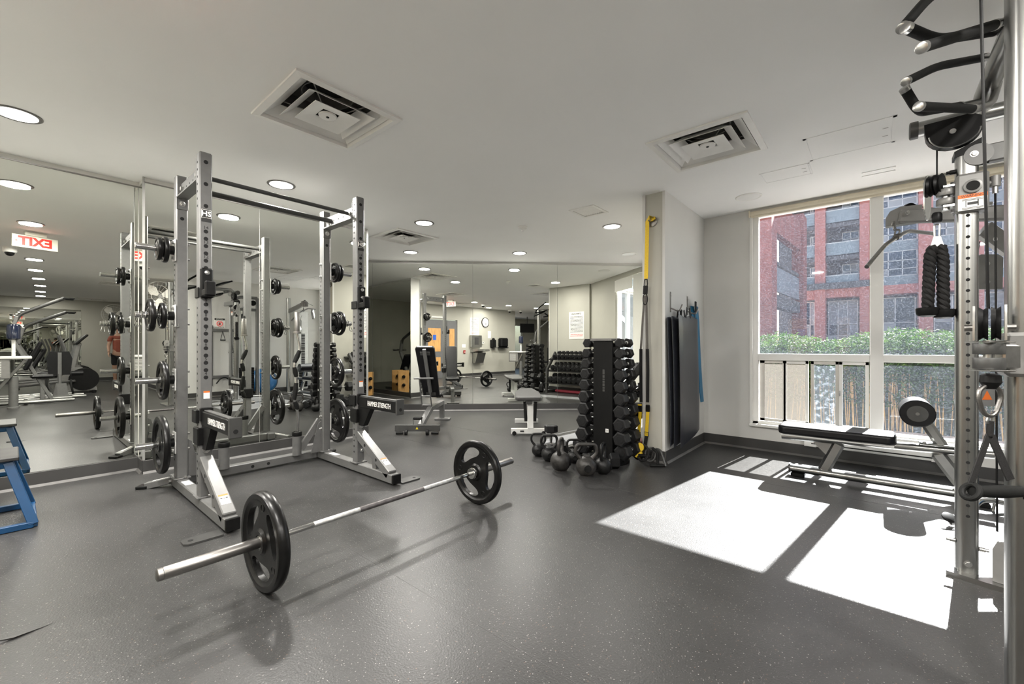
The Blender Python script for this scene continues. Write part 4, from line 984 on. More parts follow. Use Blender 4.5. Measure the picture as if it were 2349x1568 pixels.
# incline bench seen from behind
o = at_z(958, 996, 0)
ib = thing('incline_bench', 'silver adjustable bench with its black backrest raised upright', 'bench', o)
padmb(o, -.285, .285, -.03, .03, .045, .125, bev=.004).build('front_foot', M_dkgrey, ib)
for s in (-1, 1):
    MB().lathe([(.01, -.018), (.034, -.016), (.034, .016), (.01, .018)], P_(o, s * .135, -.052, .036), RT * 1.0, 20).build('wheel', M_blk, ib)
    MB().tube([P_(o, s * .18, -.02, .022), P_(o, s * .27, -.02, .022)], .018, 12).build('foot_rubber', M_blk, ib)
q = MB(); q.prism([(-.018, -.014), (.018, -.014), (0, .018)], P_(o, -.002, -.0308, .085), RT, Z1, .001); q.build('warning_triangle', mat('label_yellow', (.7, .55, .02), .5), ib, 0)
MB().beam(P_(o, .03, .02, .10), P_(o, .08, .42, .27), .07, .07, .005).build('spine', M_steelp, ib)
MB().beam(P_(o, .08, .40, .27), P_(o, .13, 1.15, .27), .07, .06, .005).build('rear_spine', M_steelp, ib)
MB().beam(P_(o, .13, 1.12, .02), P_(o, .13, 1.10, .30), .07, .07, .005, up=(RT.x, RT.y, 0)).build('rear_post', M_steelp, ib)
padmb(o, .02, .26, 1.06, 1.16, .0, .03, bev=.004).build('rear_foot', M_steelp, ib)
m = MB(); m.tube(fillet([P_(o, -.06, .02, .125), P_(o, -.06, .0, .205), P_(o, .05, .0, .205), P_(o, .05, .02, .125)], .02), .006, 8); m.build('lift_handle', M_steelp, ib)
padmb(o, -.055, .06, -.035, .03, .19, .225, bev=.012).build('handle_grip', M_blk, ib)
m = MB()
for s in (-1, 1): m.tube([P_(o, .035 + s * .065, .42, .30), P_(o, .035 + s * .062, .22, .70)], .009, 8)
m.tube([P_(o, -.03, .35, .45), P_(o, .10, .35, .45)], .012, 8); m.tube([P_(o, -.03, .41, .32), P_(o, .10, .41, .32)], .012, 8); m.tube([P_(o, -.10, .22, .70), P_(o, .16, .22, .70)], .013, 10)
m.build('ladder_support', M_steelp, ib)
# backrest: nearly upright
bb0 = P_(o, .10, .42, .42); bb1 = P_(o, .055, .14, 1.115); bd = (bb1 - bb0).normalized(); bn = RT.cross(bd).normalized()
if bn.dot(FW) > 0: bn = -bn
m = MB(); Lb = (bb1 - bb0).length
poly = [(-.095, 0), (-.11, .02), (-.128, Lb - .03), (-.11, Lb), (.11, Lb), (.128, Lb - .03), (.11, .02), (.095, 0)]
m.prism(poly, bb0 - bn * .03, RT, bd, .055); pd = m.build('backrest', M_pad, ib)
bv = pd.modifiers.new('round', 'BEVEL'); bv.width = .014; bv.segments = 3
MB().beam(bb0 + bn * .02 + bd * .10, bb1 + bn * .02 - bd * .02, .045, .035, .003, up=bn).build('backrest_spine', M_steelp, ib)
for q in (.06, Lb - .09):
    m = MB(); m.box(bb0 + bd * q + bn * .004, (.13, .05, .008), .002, (RT, bd, bn)); m.build('backrest_plate', M_dkgrey, ib)
m = MB(); m.box(P_(o, .11, .62, .455), (.27, .38, .06), .022, (RT, FW, Z1)); m.build('seat', M_pad, ib)
# ================================================================ SUSPENSION TRAINER on the stub wall end
tr = thing('suspension_trainer', 'yellow and black suspension trainer straps hanging on the end of the stub wall', 'suspension trainer', (-1.69, 4.06, .2))
MB().lathe([(.052, 0), (.052, .006), (.044, .01), (.02, .011)], (-1.675, 4.078, 2.345), -Y1, 28).build('anchor_plate', M_brush, tr)
MB().tube(fillet([(-1.70, 4.07, 2.35), (-1.70, 4.03, 2.35), (-1.66, 4.03, 2.35), (-1.66, 4.07, 2.35)], .015), .006, 8).build('anchor_loop', M_brush, tr)
def strap(pts, w_, th_, nm, ma, side=X1):
    m = MB(); pts = [Vector(p) for p in pts]; vs = []; n = len(pts)
    for i, p in enumerate(pts):
        t = (pts[min(i + 1, n - 1)] - pts[max(i - 1, 0)]).normalized(); s = (side - t * side.dot(t)).normalized(); u = s.cross(t)
        for a, b in ((-1, -1), (1, -1), (1, 1), (-1, 1)): vs.append(p + s * (a * w_ / 2) + u * (b * th_ / 2))
    fs = [(i * 4 + j, i * 4 + (j + 1) % 4, i * 4 + 4 + (j + 1) % 4, i * 4 + 4 + j) for i in range(n - 1) for j in range(4)] + [(0, 1, 2, 3), tuple((n - 1) * 4 + j for j in range(4))]
    m._add(vs, fs); return m.build(nm, ma, tr)
def ty_(px, py, y=4.035): return at_y(px, py, y)
strap([ty_(1500, 503), ty_(1490, 498, 4.02), ty_(1485, 508), ty_(1484, 560), ty_(1482, 639)], .038, .003, 'yellow_strap', M_yel)
m = MB(); m.box(ty_(1497, 502), (.055, .012, .028), .003, (Vector((.94, 0, .34)), Y1, Vector((-.34, 0, .94)))); m.build('anchor_wrap', M_yel, tr)
cc = ty_(1481.5, 645); m = MB(); m.tube(fillet([cc + Vector((-.014, 0, .02)), cc + Vector((-.018, 0, -.04)), cc + Vector((-.006, 0, -.055)), cc + Vector((.01, 0, -.055)), cc + Vector((.018, 0, -.03)), cc + Vector((.014, 0, .02)), cc + Vector((-.014, 0, .02))], .01, 4), .0045, 8); m.build('carabiner', M_blk, tr)
strap([ty_(1481, 655), ty_(1480, 674)], .045, .008, 'equaliser_loop', M_web)
m = MB(); c2 = ty_(1480, 686); m.tube([c2 + Vector((math.cos(a) * .022, 0, math.sin(a) * .055)) for a in [2 * math.pi * k / 24 for k in range(25)]], .005, 6, False); m.build('loop_ring', M_blk, tr)
for s, nm in ((-1, 0), (1, 1)):
    xs_ = [(1478.5, 678), (1474, 740), (1470, 800), (1470, 850), (1470.5, 922)] if s < 0 else [(1482, 678), (1484, 740), (1485, 800), (1486, 850), (1485.5, 922)]
    strap([ty_(*p) for p in xs_[:3]], .020, .004, 'upper_strap', M_wgrey); strap([ty_(*p) for p in xs_[2:]], .030, .005, 'lower_strap', M_web)
    e = 1468.5 if s < 0 else 1486
    m = MB(); m.box(ty_(e, 936), (.042, .018, .07), .006); m.build('buckle', M_blk, tr)
    if s < 0: m = MB(); m.box(ty_(e, 928) - Y1 * .010, (.04, .004, .014), .001); m.build('buckle_tab', M_yel, tr)
    strap([ty_(e, 944), ty_(e - 1.5, 970), ty_(e - 3, 990)], .032, .004, 'yellow_tail', M_yel)
    lb_ = ty_(e - 3, 995); m = MB(); m.box(lb_, (.042, .007, .046), .002); k_ = m.build('brand_patch', M_ink, tr)
    m = MB(); m.box(lb_ - Y1 * .0042, (.033, .001, .034), 0); m.build('patch_face', M_yel, k_, 0)
    text_mb('TRX', .014, lb_ - Y1 * .0052, X1, Z1).build('patch_lettering', M_ink, k_, 0)
    strap([ty_(e - 3, 998), ty_(e - 6, 1020), ty_(e - 12 + s * 4, 1040, 4.0)], .034, .005, 'foot_cradle_strap', M_web)
    fz = at_z(e - 14 + s * 6, 1042, .14)
    m = MB(); m.tube([Vector((-1.74 + s * .03, 3.96 - .02 * s, .10)) + Vector((math.cos(a) * .055, math.sin(a) * .02, math.sin(a) * .07)) for a in [2 * math.pi * k / 20 for k in range(21)]], .012, 8, False); m.build('foot_cradle', M_web, tr)
    MB().tube([(-1.80 + s * .05, 3.93, .075), (-1.69 + s * .05, 3.95, .075)], .017, 12).build('handle', M_grip, tr)
for zc, dx in ((.15, 0), (.09, -.015)):
    m = MB(); m.lathe([(.045, 0), (.04, .012), (.01, .016)], (-1.745 + dx, 3.935, zc), Vector((.3, -1, .1)), 20); m.build('yellow_badge', M_yel, tr)
# chrome cable attachments heaped on the floor at the wall end
ha = thing('pulley_attachment', 'chrome and black triangle handle lying by the stub wall corner', 'cable handle', (-1.55, 3.96, 0))
c = at_z(1508, 1062, .02)
m = MB(); m.tube(fillet([c + Vector((-.08, .03, .0)), c + Vector((-.03, .02, .13)), c + Vector((.03, .0, .13)), c + Vector((.10, -.05, .0))], .03), .011, 10); m.build('frame', M_dkgrey, ha)
MB().tube([at_z(1491, 1067, .016), at_z(1526, 1068, .016)], .013, 12).build('grip', M_grip, ha)
hb = thing('pulley_attachment', 'dark looped cable handle leaning behind the triangle handle', 'cable handle', (-1.66, 3.98, 0))
c = at_z(1492, 1060, .02); m = MB(); m.tube([c + Vector((math.cos(a) * .05, math.sin(a) * .02, .075 + math.sin(a) * .06)) for a in [2 * math.pi * k / 24 for k in range(25)]], .009, 8, False); m.build('loop', M_dkgrey, hb)
MB().tube(fillet([c + Vector((.02, 0, .14)), c + Vector((.07, -.01, .11)), c + Vector((.08, -.02, -.0))], .04), .013, 10).build('rubber_arm', M_grip, hb)
# ================================================================ HANGING MATS
mx = -1.54
for k, (x0, lab) in enumerate(((-1.525, 'hanging black exercise mat nearest the wall'), (-1.495, 'middle black exercise mat of the three on the hook'), (-1.45, 'front black exercise mat with the broad sheen hanging on the stub wall'))):
    t = thing('exercise_mat', lab, 'exercise mat', (x0, 4.3, .14), group='exercise mats hung on the stub wall')
    y0 = (4.06, 4.10, 4.155)[k]; y1 = (4.66, 4.69, 4.725)[k]; zt_ = (1.40, 1.405, 1.425)[k]; zb_ = (.165, .15, .14)[k]
    vs, fs = [], []; ny, nz_ = 10, 18; th_ = .013
    for s in (0, 1):
        for i in range(ny + 1):
            for j in range(nz_ + 1):
                u, v = i / ny, j / nz_
                y = y0 + (y1 - y0) * u + .12 * v * (.25 if k < 2 else .35); z = zt_ - (zt_ - zb_) * v + .02 * math.sin(u * math.pi * 3 + k) * (1 - v) * .6 + (.10 * u * v if k == 2 else .05 * u * v)
                x = x0 + .012 * math.sin(u * 4 + v * 3 + k) * v + .02 * v * (1 - u) + (th_ if s else 0) * (1 if 0 < i < ny and 0 < j < nz_ else .3)
                vs.append((x, y, z))
    W = nz_ + 1; Q = (ny + 1) * W
    for i in range(ny):
        for j in range(nz_):
            a = i * W + j; fs.append((a, a + 1, a + W + 1, a + W)); fs.append((Q + a, Q + a + W, Q + a + W + 1, Q + a + 1))
    for i in range(ny): fs.append((i * W, (i + 1) * W, Q + (i + 1) * W, Q + i * W)); fs.append((i * W + nz_, Q + i * W + nz_, Q + (i + 1) * W + nz_, (i + 1) * W + nz_))
    for j in range(nz_): fs.append((j, Q + j, Q + j + 1, j + 1)); fs.append((ny * W + j, ny * W + j + 1, Q + ny * W + j + 1, Q + ny * W + j))
    m = MB(); m._add(vs, fs); m.build('mat_body', M_matt, t, 50)
    for yl in (4.33, 4.43):
        m = MB(); m.box((x0 + .006, yl + .02 * k, zt_ + .035), (.004, .03, .11), .001, (X1, Vector((0, .94, .34 if yl > 4.4 else -.34)), Vector((0, -.34 if yl > 4.4 else .34, .94)))); m.build('hanging_loop', M_web, t)
for y, lab in ((4.21, 'steel wall hook holding the exercise mats'), (4.70, 'steel wall hook holding the blue band')):
    t = thing('wall_hook', lab, 'wall hook', (-1.545, y, 1.5), group='steel wall hooks')
    MB().bx(-1.546, -1.540, y - .012, y + .012, 1.46, 1.66, .001).build('back_plate', M_brush, t)
    MB().tube(fillet([(-1.54, y, 1.50), (-1.46, y, 1.46), (-1.43, y, 1.53)], .03), .007, 8).build('hook_arm', M_brush, t)
    bolt(t, (-1.54, y, 1.62), X1, .006, .005, False)
bd_ = thing('resistance_band', 'long blue exercise band hanging beside the mats', 'resistance band', (-1.50, 4.85, .55))
for k, (y, zb_, x) in enumerate(((4.90, .60, -1.52), (4.97, .50, -1.50))):
    pts = [Vector((x, y - .12, 1.56)), Vector((x - .004, y - .06, 1.40)), Vector((x, y - .02, 1.0)), Vector((x, y + .05, zb_ + .12)), Vector((x, y + .09, zb_))]
    vs = []; 
    for p in pts: vs += [p + Vector((-.004, -.045, 0)), p + Vector((.004, -.045, .0)), p + Vector((.006, .045, 0)), p + Vector((-.002, .045, 0))]
    m = MB(); m._add(vs, [(i * 4 + j, i * 4 + (j + 1) % 4, i * 4 + 4 + (j + 1) % 4, i * 4 + 4 + j) for i in range(len(pts) - 1) for j in range(4)] + [(0, 1, 2, 3), (16, 17, 18, 19)]); m.build('band', M_bluesh, bd_, 50)
m = MB(); m.box((-1.49, 4.80, 1.55), (.01, .05, .12), .004); m.build('band_wrap', M_web, bd_)
# ================================================================ BLUE PLYO BOX (left edge)
pb = thing('plyo_box', 'blue metal plyometric box with worn black top at the left edge', 'plyo box', (-4.25, -.17, 0))
bx0, bx1, by0, by1 = -4.51, -3.985, -.47, .088
tx0, tx1, ty0, ty1, tz = -4.41, -4.085, -.37, -.015, .405
for (a, b), (c, d) in (((bx0, by0), (tx0, ty0)), ((bx0, by1), (tx0, ty1)), ((bx1, by0), (tx1, ty0)), ((bx1, by1), (tx1, ty1))):
    MB().beam((a, b, 0.02), (c, d, tz), .045, .04, .003, up=(1, 0, 0)).build('leg', M_blue, pb)
for p, q in (((bx0, by1), (bx1, by1)), ((bx0, by0), (bx1, by0)), ((bx0, by0), (bx0, by1)), ((bx1, by0), (bx1, by1))):
    MB().beam((*p, .02), (*q, .02), .035, .036, .003).build('base_rail', M_blue, pb)
for p, q in (((tx0, ty1), (tx1, ty1)), ((tx0, ty0), (tx1, ty0)), ((tx0, ty0), (tx0, ty1)), ((tx1, ty0), (tx1, ty1))):
    MB().beam((*p, tz - .01), (*q, tz - .01), .035, .045, .003).build('top_rail', M_blue, pb)
M_top = mat('worn_black_board', (.026, .025, .024), .6, var=.35, scale=9, bump=.2, bscale=40)
MB().box(((tx0 + tx1) / 2, (ty0 + ty1) / 2, tz + .024), (tx1 - tx0 + .10, ty1 - ty0 + .09, .024), .005).build('top_board', M_top, pb)
# ================================================================ DECLINE BENCH under the window
dbn = thing('decline_bench', 'long silver sit-up bench with black pad and roller under the window', 'bench', (-.1, 4.44, 0))
yb = 4.44
MB().tube([(-.575, yb, .062), (.62, yb, .062)], .042, 20, ry=.034).build('floor_rail', M_alum, dbn)
MB().lathe([(.043, 0), (.043, .012)], (-.587, yb, .062), X1, 20).build('rail_cap', M_dkgrey, dbn)
for x in (-.52, .55):
    MB().bx(x - .05, x + .05, yb - .055, yb + .055, 0, .03, .006).build('foot', M_blk, dbn)
MB().tube([(-.64, yb, .335), (.62, yb, .372)], .040, 20, ry=.032).build('seat_rail', M_alum, dbn)
MB().beam((-.345, yb, .07), (-.235, yb, .33), .06, .085, .018, up=(1, 0, 0)).build('front_leg', M_alum, dbn)
MB().beam((.335, yb, .34), (.50, yb, .07), .06, .085, .018, up=(1, 0, 0)).build('rear_leg', M_alum, dbn)
m = MB(); m.prism([(-.16, .05), (.0, .05), (.0, -.12)], (-.28, yb, .29), X1, Z1, .03); m.build('gusset', M_alum, dbn)
m = MB(); poly = [(-.655, -.11), (-.62, -.15), (.08, -.155), (.115, -.12), (.115, .12), (.08, .155), (-.62, .15), (-.655, .11)]
m.prism(poly, (0, yb, .410), X1, Y1, .075); pd = m.build('pad', M_pad, dbn); bv = pd.modifiers.new('round', 'BEVEL'); bv.width = .022; bv.segments = 4
MB().bx(-.63, .10, yb - .13, yb + .13, .358, .374, .003).build('pad_board', M_whitem, dbn)
MB().beam((.375, yb, .37), (.255, yb, .60), .055, .07, .018, up=(1, 0, 0)).build('roller_post', M_alum, dbn)
MB().bx(.24, .44, yb - .06, yb + .06, .392, .405, .004).build('post_plate', M_alum, dbn)
bolt(dbn, (.27, yb - .03, .405), Z1, .010, .008)
MB().lathe([(.03, 0), (.092, .002), (.099, .010), (.099, .31), (.092, .318), (.03, .32)], (.225, yb - .16, .632), Y1, 32).build('leg_roller', M_pad, dbn)
MB().lathe([(.060, 0), (.058, .004), (.0, .005)], (.225, yb - .16, .632), -Y1, 28).build('roller_cap', M_dkgrey, dbn)
MB().tube([(.225, yb - .17, .632), (.225, yb + .20, .632)], .012, 10).build('roller_axle', M_alum, dbn)
# baseboard heater
ht = thing('baseboard_heater', 'low white baseboard heater under the window', 'heater', (-.05, 5.2, .1))
MB().bx(-.56, .46, 5.20, 5.268, .125, .235, .004).build('casing', M_whitem, ht)
MB().bx(-.50, .40, 5.195, 5.20, .148, .158).build('outlet_slot', M_hole, ht, 0)
for x in (-.56, .36): MB().bx(x, x + .10, 5.196, 5.268, .12, .238, .003).build('end_cover', M_trimw, ht)
# ================================================================ CABLE STATION (right)
cs = thing('cable_station', 'silver dual cable machine with pull-up handles at the right edge', 'cable machine', (.42, 2.5, 0))
CX = .335
def column(y, zt, nm, x=CX):
    m = MB(); n = 28; pts = []
    for k in range(n):
        a = 2 * math.pi * k / n; ca, sa = math.cos(a), math.sin(a)
        pts.append((.040 * math.copysign(abs(ca) ** .55, ca), .046 * math.copysign(abs(sa) ** .55, sa)))
    m.prism(pts, (x, y, (zt + .02) / 2), X1, Y1, zt - .02); c = m.build('column', M_alum, cs, 45)
    return c
c1 = column(3.05, 2.08, 'far'); c2 = column(1.965, 2.34, 'near', .337)
# the hole row faces the room centre; the far column shows it towards the camera too
for k in range(30):
    z = .30 + .052 * k
    h = MB(); h.lathe([(.0075, 0), (.0075, .0012)], (CX, 3.05 - .0462, z), -Y1, 12); h.build('dark_hole_disc', M_hole, c1, 0)
MB().bx(CX - .001, CX + .001, 3.05 - .0468, 3.05 - .0460, .30, 1.80).build('wear_line', M_dkgrey, c1, 0)
m = MB(); m.prism([(-.046, -.05), (.046, -.05), (.046, .02), (-.046, -.025)], (CX, 3.05, 2.10), X1, Z1, .094); m.build('column_cap', M_blk, cs)
m = MB(); m.prism([(-.06, -.07), (.06, -.07), (.50, -.045), (.50, .045), (.06, .07), (-.06, .07)], (CX, 3.03, .012), Vector((.96, -.28, 0)), Vector((.28, .96, 0)), .024); m.build('base_plate', M_alum, cs)
m = MB(); m.box((.56, 1.95, .012), (.50, .14, .024), .004); m.build('base_plate', M_alum, cs)
MB().beam((CX + .03, 3.05, 2.045), (.95, 3.02, 2.045), .05, .085, .006).build('top_arm', M_steelp, cs)
m = MB(); m.lathe([(.05, 0), (.05, .008)], (CX + .035, 3.05 - .052, 2.04), Y1, 24); m.build('arm_flange', M_steelp, cs); bolt(cs, (CX + .02, 3.05 - .052, 2.045), -Y1, .011, .008)
for s, z in ((-1, 1.985), (1, 2.005), (-1, .165), (1, .145)):
    m = MB(); m.lathe([(.011, 0), (.011, .02), (.008, .021), (.008, .032)], (CX + s * .040, 3.05 - .02, z), X1 * s, 12); m.build('stop_bolt', M_blk if z > 1 else M_bolt, cs)
bolt(cs, (CX, 3.05 - .046, .07), -Y1, .011, .006)
# carriage on the far column
cg = MB(); cg.box((CX + .012, 3.05 - .012, 1.862), (.112, .125, .185), .012); cgo = cg.build('pulley_carriage', M_midgrey, cs)
MB().lathe([(.028, 0), (.032, .008), (.032, .012), (.024, .014)], (CX + .012, 3.05 - .0745, 1.885), -Y1, 24).build('pin_boss', M_midgrey, cgo)
MB().lathe([(.023, 0), (.023, .001)], (CX + .012, 3.05 - .0886, 1.885), -Y1, 24).build('dark_pin_disc', M_hole, cgo)
lb_ = MB().box((CX + .012, 3.05 - .0752, 1.812), (.098, .001, .075), 0).build('warning_label', M_paper, cgo, 0)
MB().box((CX + .012, 3.05 - .0760, 1.841), (.098, .001, .017), 0).build('label_header', M_orange, lb_, 0)
text_mb('WARNING', .016, (CX + .012, 3.05 - .0768, 1.841), X1, Z1).build('label_lettering', M_ink, lb_, 0)
q = MB(); q.box((CX + .012, 3.05 - .0760, 1.805), (.034, .001, .012), 0); q.box((CX + .03, 3.05 - .0760, 1.805), (.004, .001, .03), 0); q.box((CX - .01, 3.05 - .0760, 1.805), (.002, .001, .03), 0)
for z in (1.826, 1.821, 1.785, 1.780): q.box((CX + .012, 3.05 - .0760, z), (.07, .001, .002), 0)
q.build('label_drawing', M_ink, lb_, 0)
for s, z in ((-1, 1.925), (1, 1.80), (-1, 1.79)): bolt(cs, (CX + .012 + s * .056, 3.05 - .03, z), X1 * s, .009, .012, False)
def pulley(ax, ctr, r, nrm, parent, gap=.012):
    """pulley wheel with two side plates"""
    nrm = Vector(nrm).normalized(); w_ = MB()
    w_.lathe([(.012, -.012), (r, -.012), (r * .86, 0), (r, .012), (.012, .012)], ctr, nrm, 32); w_.build('pulley_wheel', M_blk, parent)
# swivel + pulley hanging on the -x side of the carriage
px_ = CX - .085
for z in (1.888, 1.842):
    MB().lathe([(.034, 0), (.036, .004), (.036, .028), (.034, .032)], (px_ + .012, 3.03, z - .016), Z1, 24).build('swivel_block', M_midgrey, cs)
MB().lathe([(.014, 0), (.014, .12)], (px_ + .012, 3.03, 1.80), Z1, 14).build('swivel_pin', M_bolt, cs)
MB().bx(px_, CX - .03, 3.00, 3.06, 1.812, 1.822).build('swivel_bracket', M_chrome, cs)
MB().bx(px_, CX - .03, 3.00, 3.06, 1.910, 1.918).build('swivel_bracket', M_chrome, cs)
pc = Vector((px_ - .022, 3.03, 1.935)); pn = Vector((.93, -.35, 0)).normalized()
for s in (-1, 1):
    MB().lathe([(.012, -.010), (.052, -.010), (.044, 0), (.052, .010), (.012, .010)], pc + pn * (s * .014), pn, 30).build('pulley_wheel', M_blk, cs)
m = MB(); poly = [(.045 * math.cos(a), .115 * math.sin(a)) for a in [2 * math.pi * k / 28 for k in range(28)]]
m.prism(poly, pc - pn * .034 + Z1 * -.055, Vector((.35, .93, 0)), Z1, .005); m.build('pulley_plate', M_chrome, cs)
for z in (.04, -.09): MB().lathe([(.009, 0), (.009, .012)], pc - pn * .036 + Z1 * (z - .02), -pn, 8).build('plate_bolt', M_bolt, cs)
# cable down from the boom pulley
rp = Vector((px_ - .02, 3.025, 0))
MB().tube([(rp.x, rp.y, 2.15), (rp.x, rp.y, 1.95)], .0035, 8).build('cable', M_blk, cs)
# tricep rope hanging from it
ro = thing('tricep_rope', 'black braided tricep rope with two rubber ends hanging from the far pulley', 'rope attachment', (rp.x, rp.y, 1.27))
MB().lathe([(.016, 0), (.020, .01), (.020, .04), (.015, .05)], (rp.x, rp.y, 1.745), Z1, 18).build('cable_stop', M_blk, ro)
MB().tube(fillet([(rp.x - .008, rp.y, 1.665), (rp.x - .010, rp.y, 1.735), (rp.x + .010, rp.y, 1.735), (rp.x + .008, rp.y, 1.665), (rp.x - .008, rp.y, 1.665)], .008, 4), .0045, 8).build('carabiner', M_bolt, ro)
m = MB(); m.prism([(-.013, .04), (.013, .04), (.030, -.03), (-.030, -.03)], (rp.x, rp.y, 1.635), X1, Z1, .010); m.build('rope_bracket', M_bolt, ro)
def rope(pts, r, nm):
    """three twisted strands"""
    m = MB(); pts = [Vector(p) for p in pts]
    L = [0]
    for i in range(1, len(pts)): L.append(L[-1] + (pts[i] - pts[i - 1]).length)
    N = 60
    for k in range(3):
        q = []
        for i in range(N + 1):
            s = L[-1] * i / N; j = max(x for x in range(len(L)) if L[x] <= s + 1e-9); j = min(j, len(pts) - 2)
            u = (s - L[j]) / (L[j + 1] - L[j]); p = pts[j].lerp(pts[j + 1], u); a = s * 75 + k * 2.094
            q.append(p + Vector((math.cos(a) * r * .5, math.sin(a) * r * .5, 0)))
        m.tube(q, r * .62, 8)
    m.build(nm, M_web, ro)
rope([(rp.x - .012, rp.y - .004, 1.625), (rp.x - .026, rp.y - .006, 1.58), (rp.x - .030, rp.y - .008, 1.45), (rp.x - .034, rp.y - .010, 1.315)], .023, 'rope_strand')
rope([(rp.x + .012, rp.y + .004, 1.625), (rp.x + .022, rp.y + .006, 1.56), (rp.x + .022, rp.y + .008, 1.45), (rp.x + .024, rp.y + .012, 1.300)], .023, 'rope_strand')
for dx, dy, z in ((-.036, -.012, 1.272), (.024, .014, 1.262)):
    MB().lathe([(.022, 0), (.036, .006), (.043, .018), (.044, .042), (.04, .046)], (rp.x + dx, rp.y + dy, z), Z1, 24).build('rubber_end', M_blk, ro)
# elbow fitting and thin cable on the far side of the column
MB().tube([(CX + .05, 3.05, 1.905), (.425, 3.05, 1.905)], .013, 12).build('elbow_arm', M_midgrey, cs)
MB().lathe([(.019, 0), (.019, .05)], (.430, 3.05, 1.885), Z1, 16).build('elbow_fitting', M_midgrey, cs)
MB().lathe([(.010, 0), (.010, .035)], (.430, 3.05, 1.852), Z1, 12).build('cable_end', M_bolt, cs)
MB().tube([(.430, 3.05, 1.852), (.436, 3.05, .24)], .004, 8).build('cable', M_blk, cs)
m = MB(); m.prism([(-.06, -.10), (.09, -.10), (.09, .10), (-.045, .09), (-.06, .05)], (.475, 2.985, .125), Vector((.96, -.28, 0)), Z1, .05); m.build('pulley_cover', M_midgrey, cs); bolt(cs, (.51, 2.945, .135), Vector((-.28, -.96, 0)), .012, .005)
# boom above the far column with its dark pulley cover
bz0 = Vector((.155, 3.02, 2.232)); bz1 = Vector((.62, 3.02, 2.232))
MB().tube([bz0, bz1], .042, 20, ry=.036).build('boom', M_alum, cs)
MB().lathe([(.043, 0), (.043, .03), (.036, .034)], bz0 + X1 * .006, -X1, 20).build('boom_cap', M_dkgrey, cs)
m = MB(); poly = [(-.105, .055), (-.09, -.0)] + [(.10 * math.cos(a), .085 * math.sin(a) - .0) for a in [math.pi + math.pi * k / 12 for k in range(13)]] + [(.105, .03), (.06, .06)]
m.prism(poly[:1] + poly[2:], Vector((.285, 2.995, 2.175)), X1, Z1, .05); m.build('pulley_cover', M_blk, cs)
MB().lathe([(.012, 0), (.012, .008)], (.28, 2.968, 2.165), -Y1, 14).build('cover_bolt', M_bolt, cs)
m = MB(); m.tube([Vector((.285 + .088 * math.cos(a), 2.967, 2.165 + .075 * math.sin(a))) for a in [math.pi * 1.02 + math.pi * .96 * k / 20 for k in range(21)]], .003, 6); m.build('cover_rim', M_alum, cs)
# crossbar joining the columns and the multi-grip handles
MB().tube([(.385, 3.02, 2.25), (.385, 2.97, 2.30), (.385, 1.90, 2.30)], .036, 18).build('crossbar', M_alum, cs)
def grip(pts, nm='pull_up_grip', caps=(True, True)):
    pts = [Vector(p) for p in pts]
    MB().tube(fillet(pts, .07, 6), .0175, 16).build(nm, M_grip, cs)
    for e, d in ((pts[0], pts[0] - pts[1]), (pts[-1], pts[-1] - pts[-2])):
        MB().lathe([(.0185, 0), (.0185, .016), (.015, .018)], e - d.normalized() * .004, d, 18).build('grip_collar', M_bolt, cs)
D_ = at_d
grip([D_(2080, 186, 1.86), D_(2150, 152, 1.93), D_(2258, 132, 2.02)])
grip([D_(2077, 207, 1.78), D_(2108, 258, 1.80), D_(2200, 243, 1.94)])
grip([D_(2110, 244, 1.68), D_(2230, 250, 1.80)])
MB().tube([D_(2200, 243, 1.94), D_(2250, 232, 2.0), D_(2268, 200, 2.0)], .014, 12).build('grip_tube', M_alum, cs)
MB().tube(fillet([D_(2230, 250, 1.80), D_(2275, 240, 1.88), D_(2290, 190, 1.93)], .06), .014, 12).build('grip_tube', M_alum, cs)
MB().tube([D_(2258, 132, 2.02), D_(2285, 128, 1.80)], .014, 12).build('grip_tube', M_alum, cs)
grip([D_(2072, 62, 1.52), D_(2125, 0, 1.58), D_(2180, -40, 1.66)])
grip([D_(2082, 65, 1.48), D_(2145, 92, 1.52), D_(2280, 72, 1.66)])
grip([D_(2118, 108, 1.40), D_(2280, 58, 1.52)])
MB().tube([D_(2280, 58, 1.52), D_(2318, 44, 1.58)], .014, 12).build('grip_tube', M_alum, cs)
MB().tube([D_(2280, 72, 1.66), D_(2310, 62, 1.66)], .014, 12).build('grip_tube', M_alum, cs)
# long cable in front of everything down to the near pulley
MB().tube([D_(2249, -60, 1.26), D_(2267, 708, 1.26)], .0038, 8).build('cable', M_blk, cs)
# near carriage, pulley, carabiner
nb = Vector((.40, 1.965, 0))
m = MB(); m.box((.345, 1.965, 1.097), (.118, .135, .13), .010); m.build('pulley_carriage', M_midgrey, cs)
pcn = D_(2270, 742, 1.26); VD = ray(2270, 795).normalized(); pn2 = Vector((VD.y, -VD.x, 0))
for s in (-1, 1): MB().lathe([(.012, -.010), (.050, -.010), (.042, 0), (.050, .010), (.012, .010)], pcn + pn2 * (s * .0125), pn2, 32).build('pulley_wheel', M_blk, cs)
for s in (-1, 1):
    m = MB(); m.prism([(-.04, -.05), (.04, -.05), (.045, 0), (.03, .052), (-.03, .052), (-.045, 0)], pcn + pn2 * (s * .031), VD, Z1, .005); m.build('pulley_plate', M_bolt, cs)
    MB().lathe([(.010, 0), (.010, .018)], pcn + pn2 * (s * .033) - Z1 * .012, pn2 * s, 10).build('plate_bolt', M_brush, cs)
for y0_, y1_ in ((787, 812), (820, 846)):
    a = D_(2268, y1_, 1.26); b = D_(2268, y0_, 1.26); MB().lathe([(.033, 0), (.034, .002), (.034, b.z - a.z - .002), (.033, b.z - a.z)], a, Z1, 28).build('swivel_block', M_dkgrey, cs)
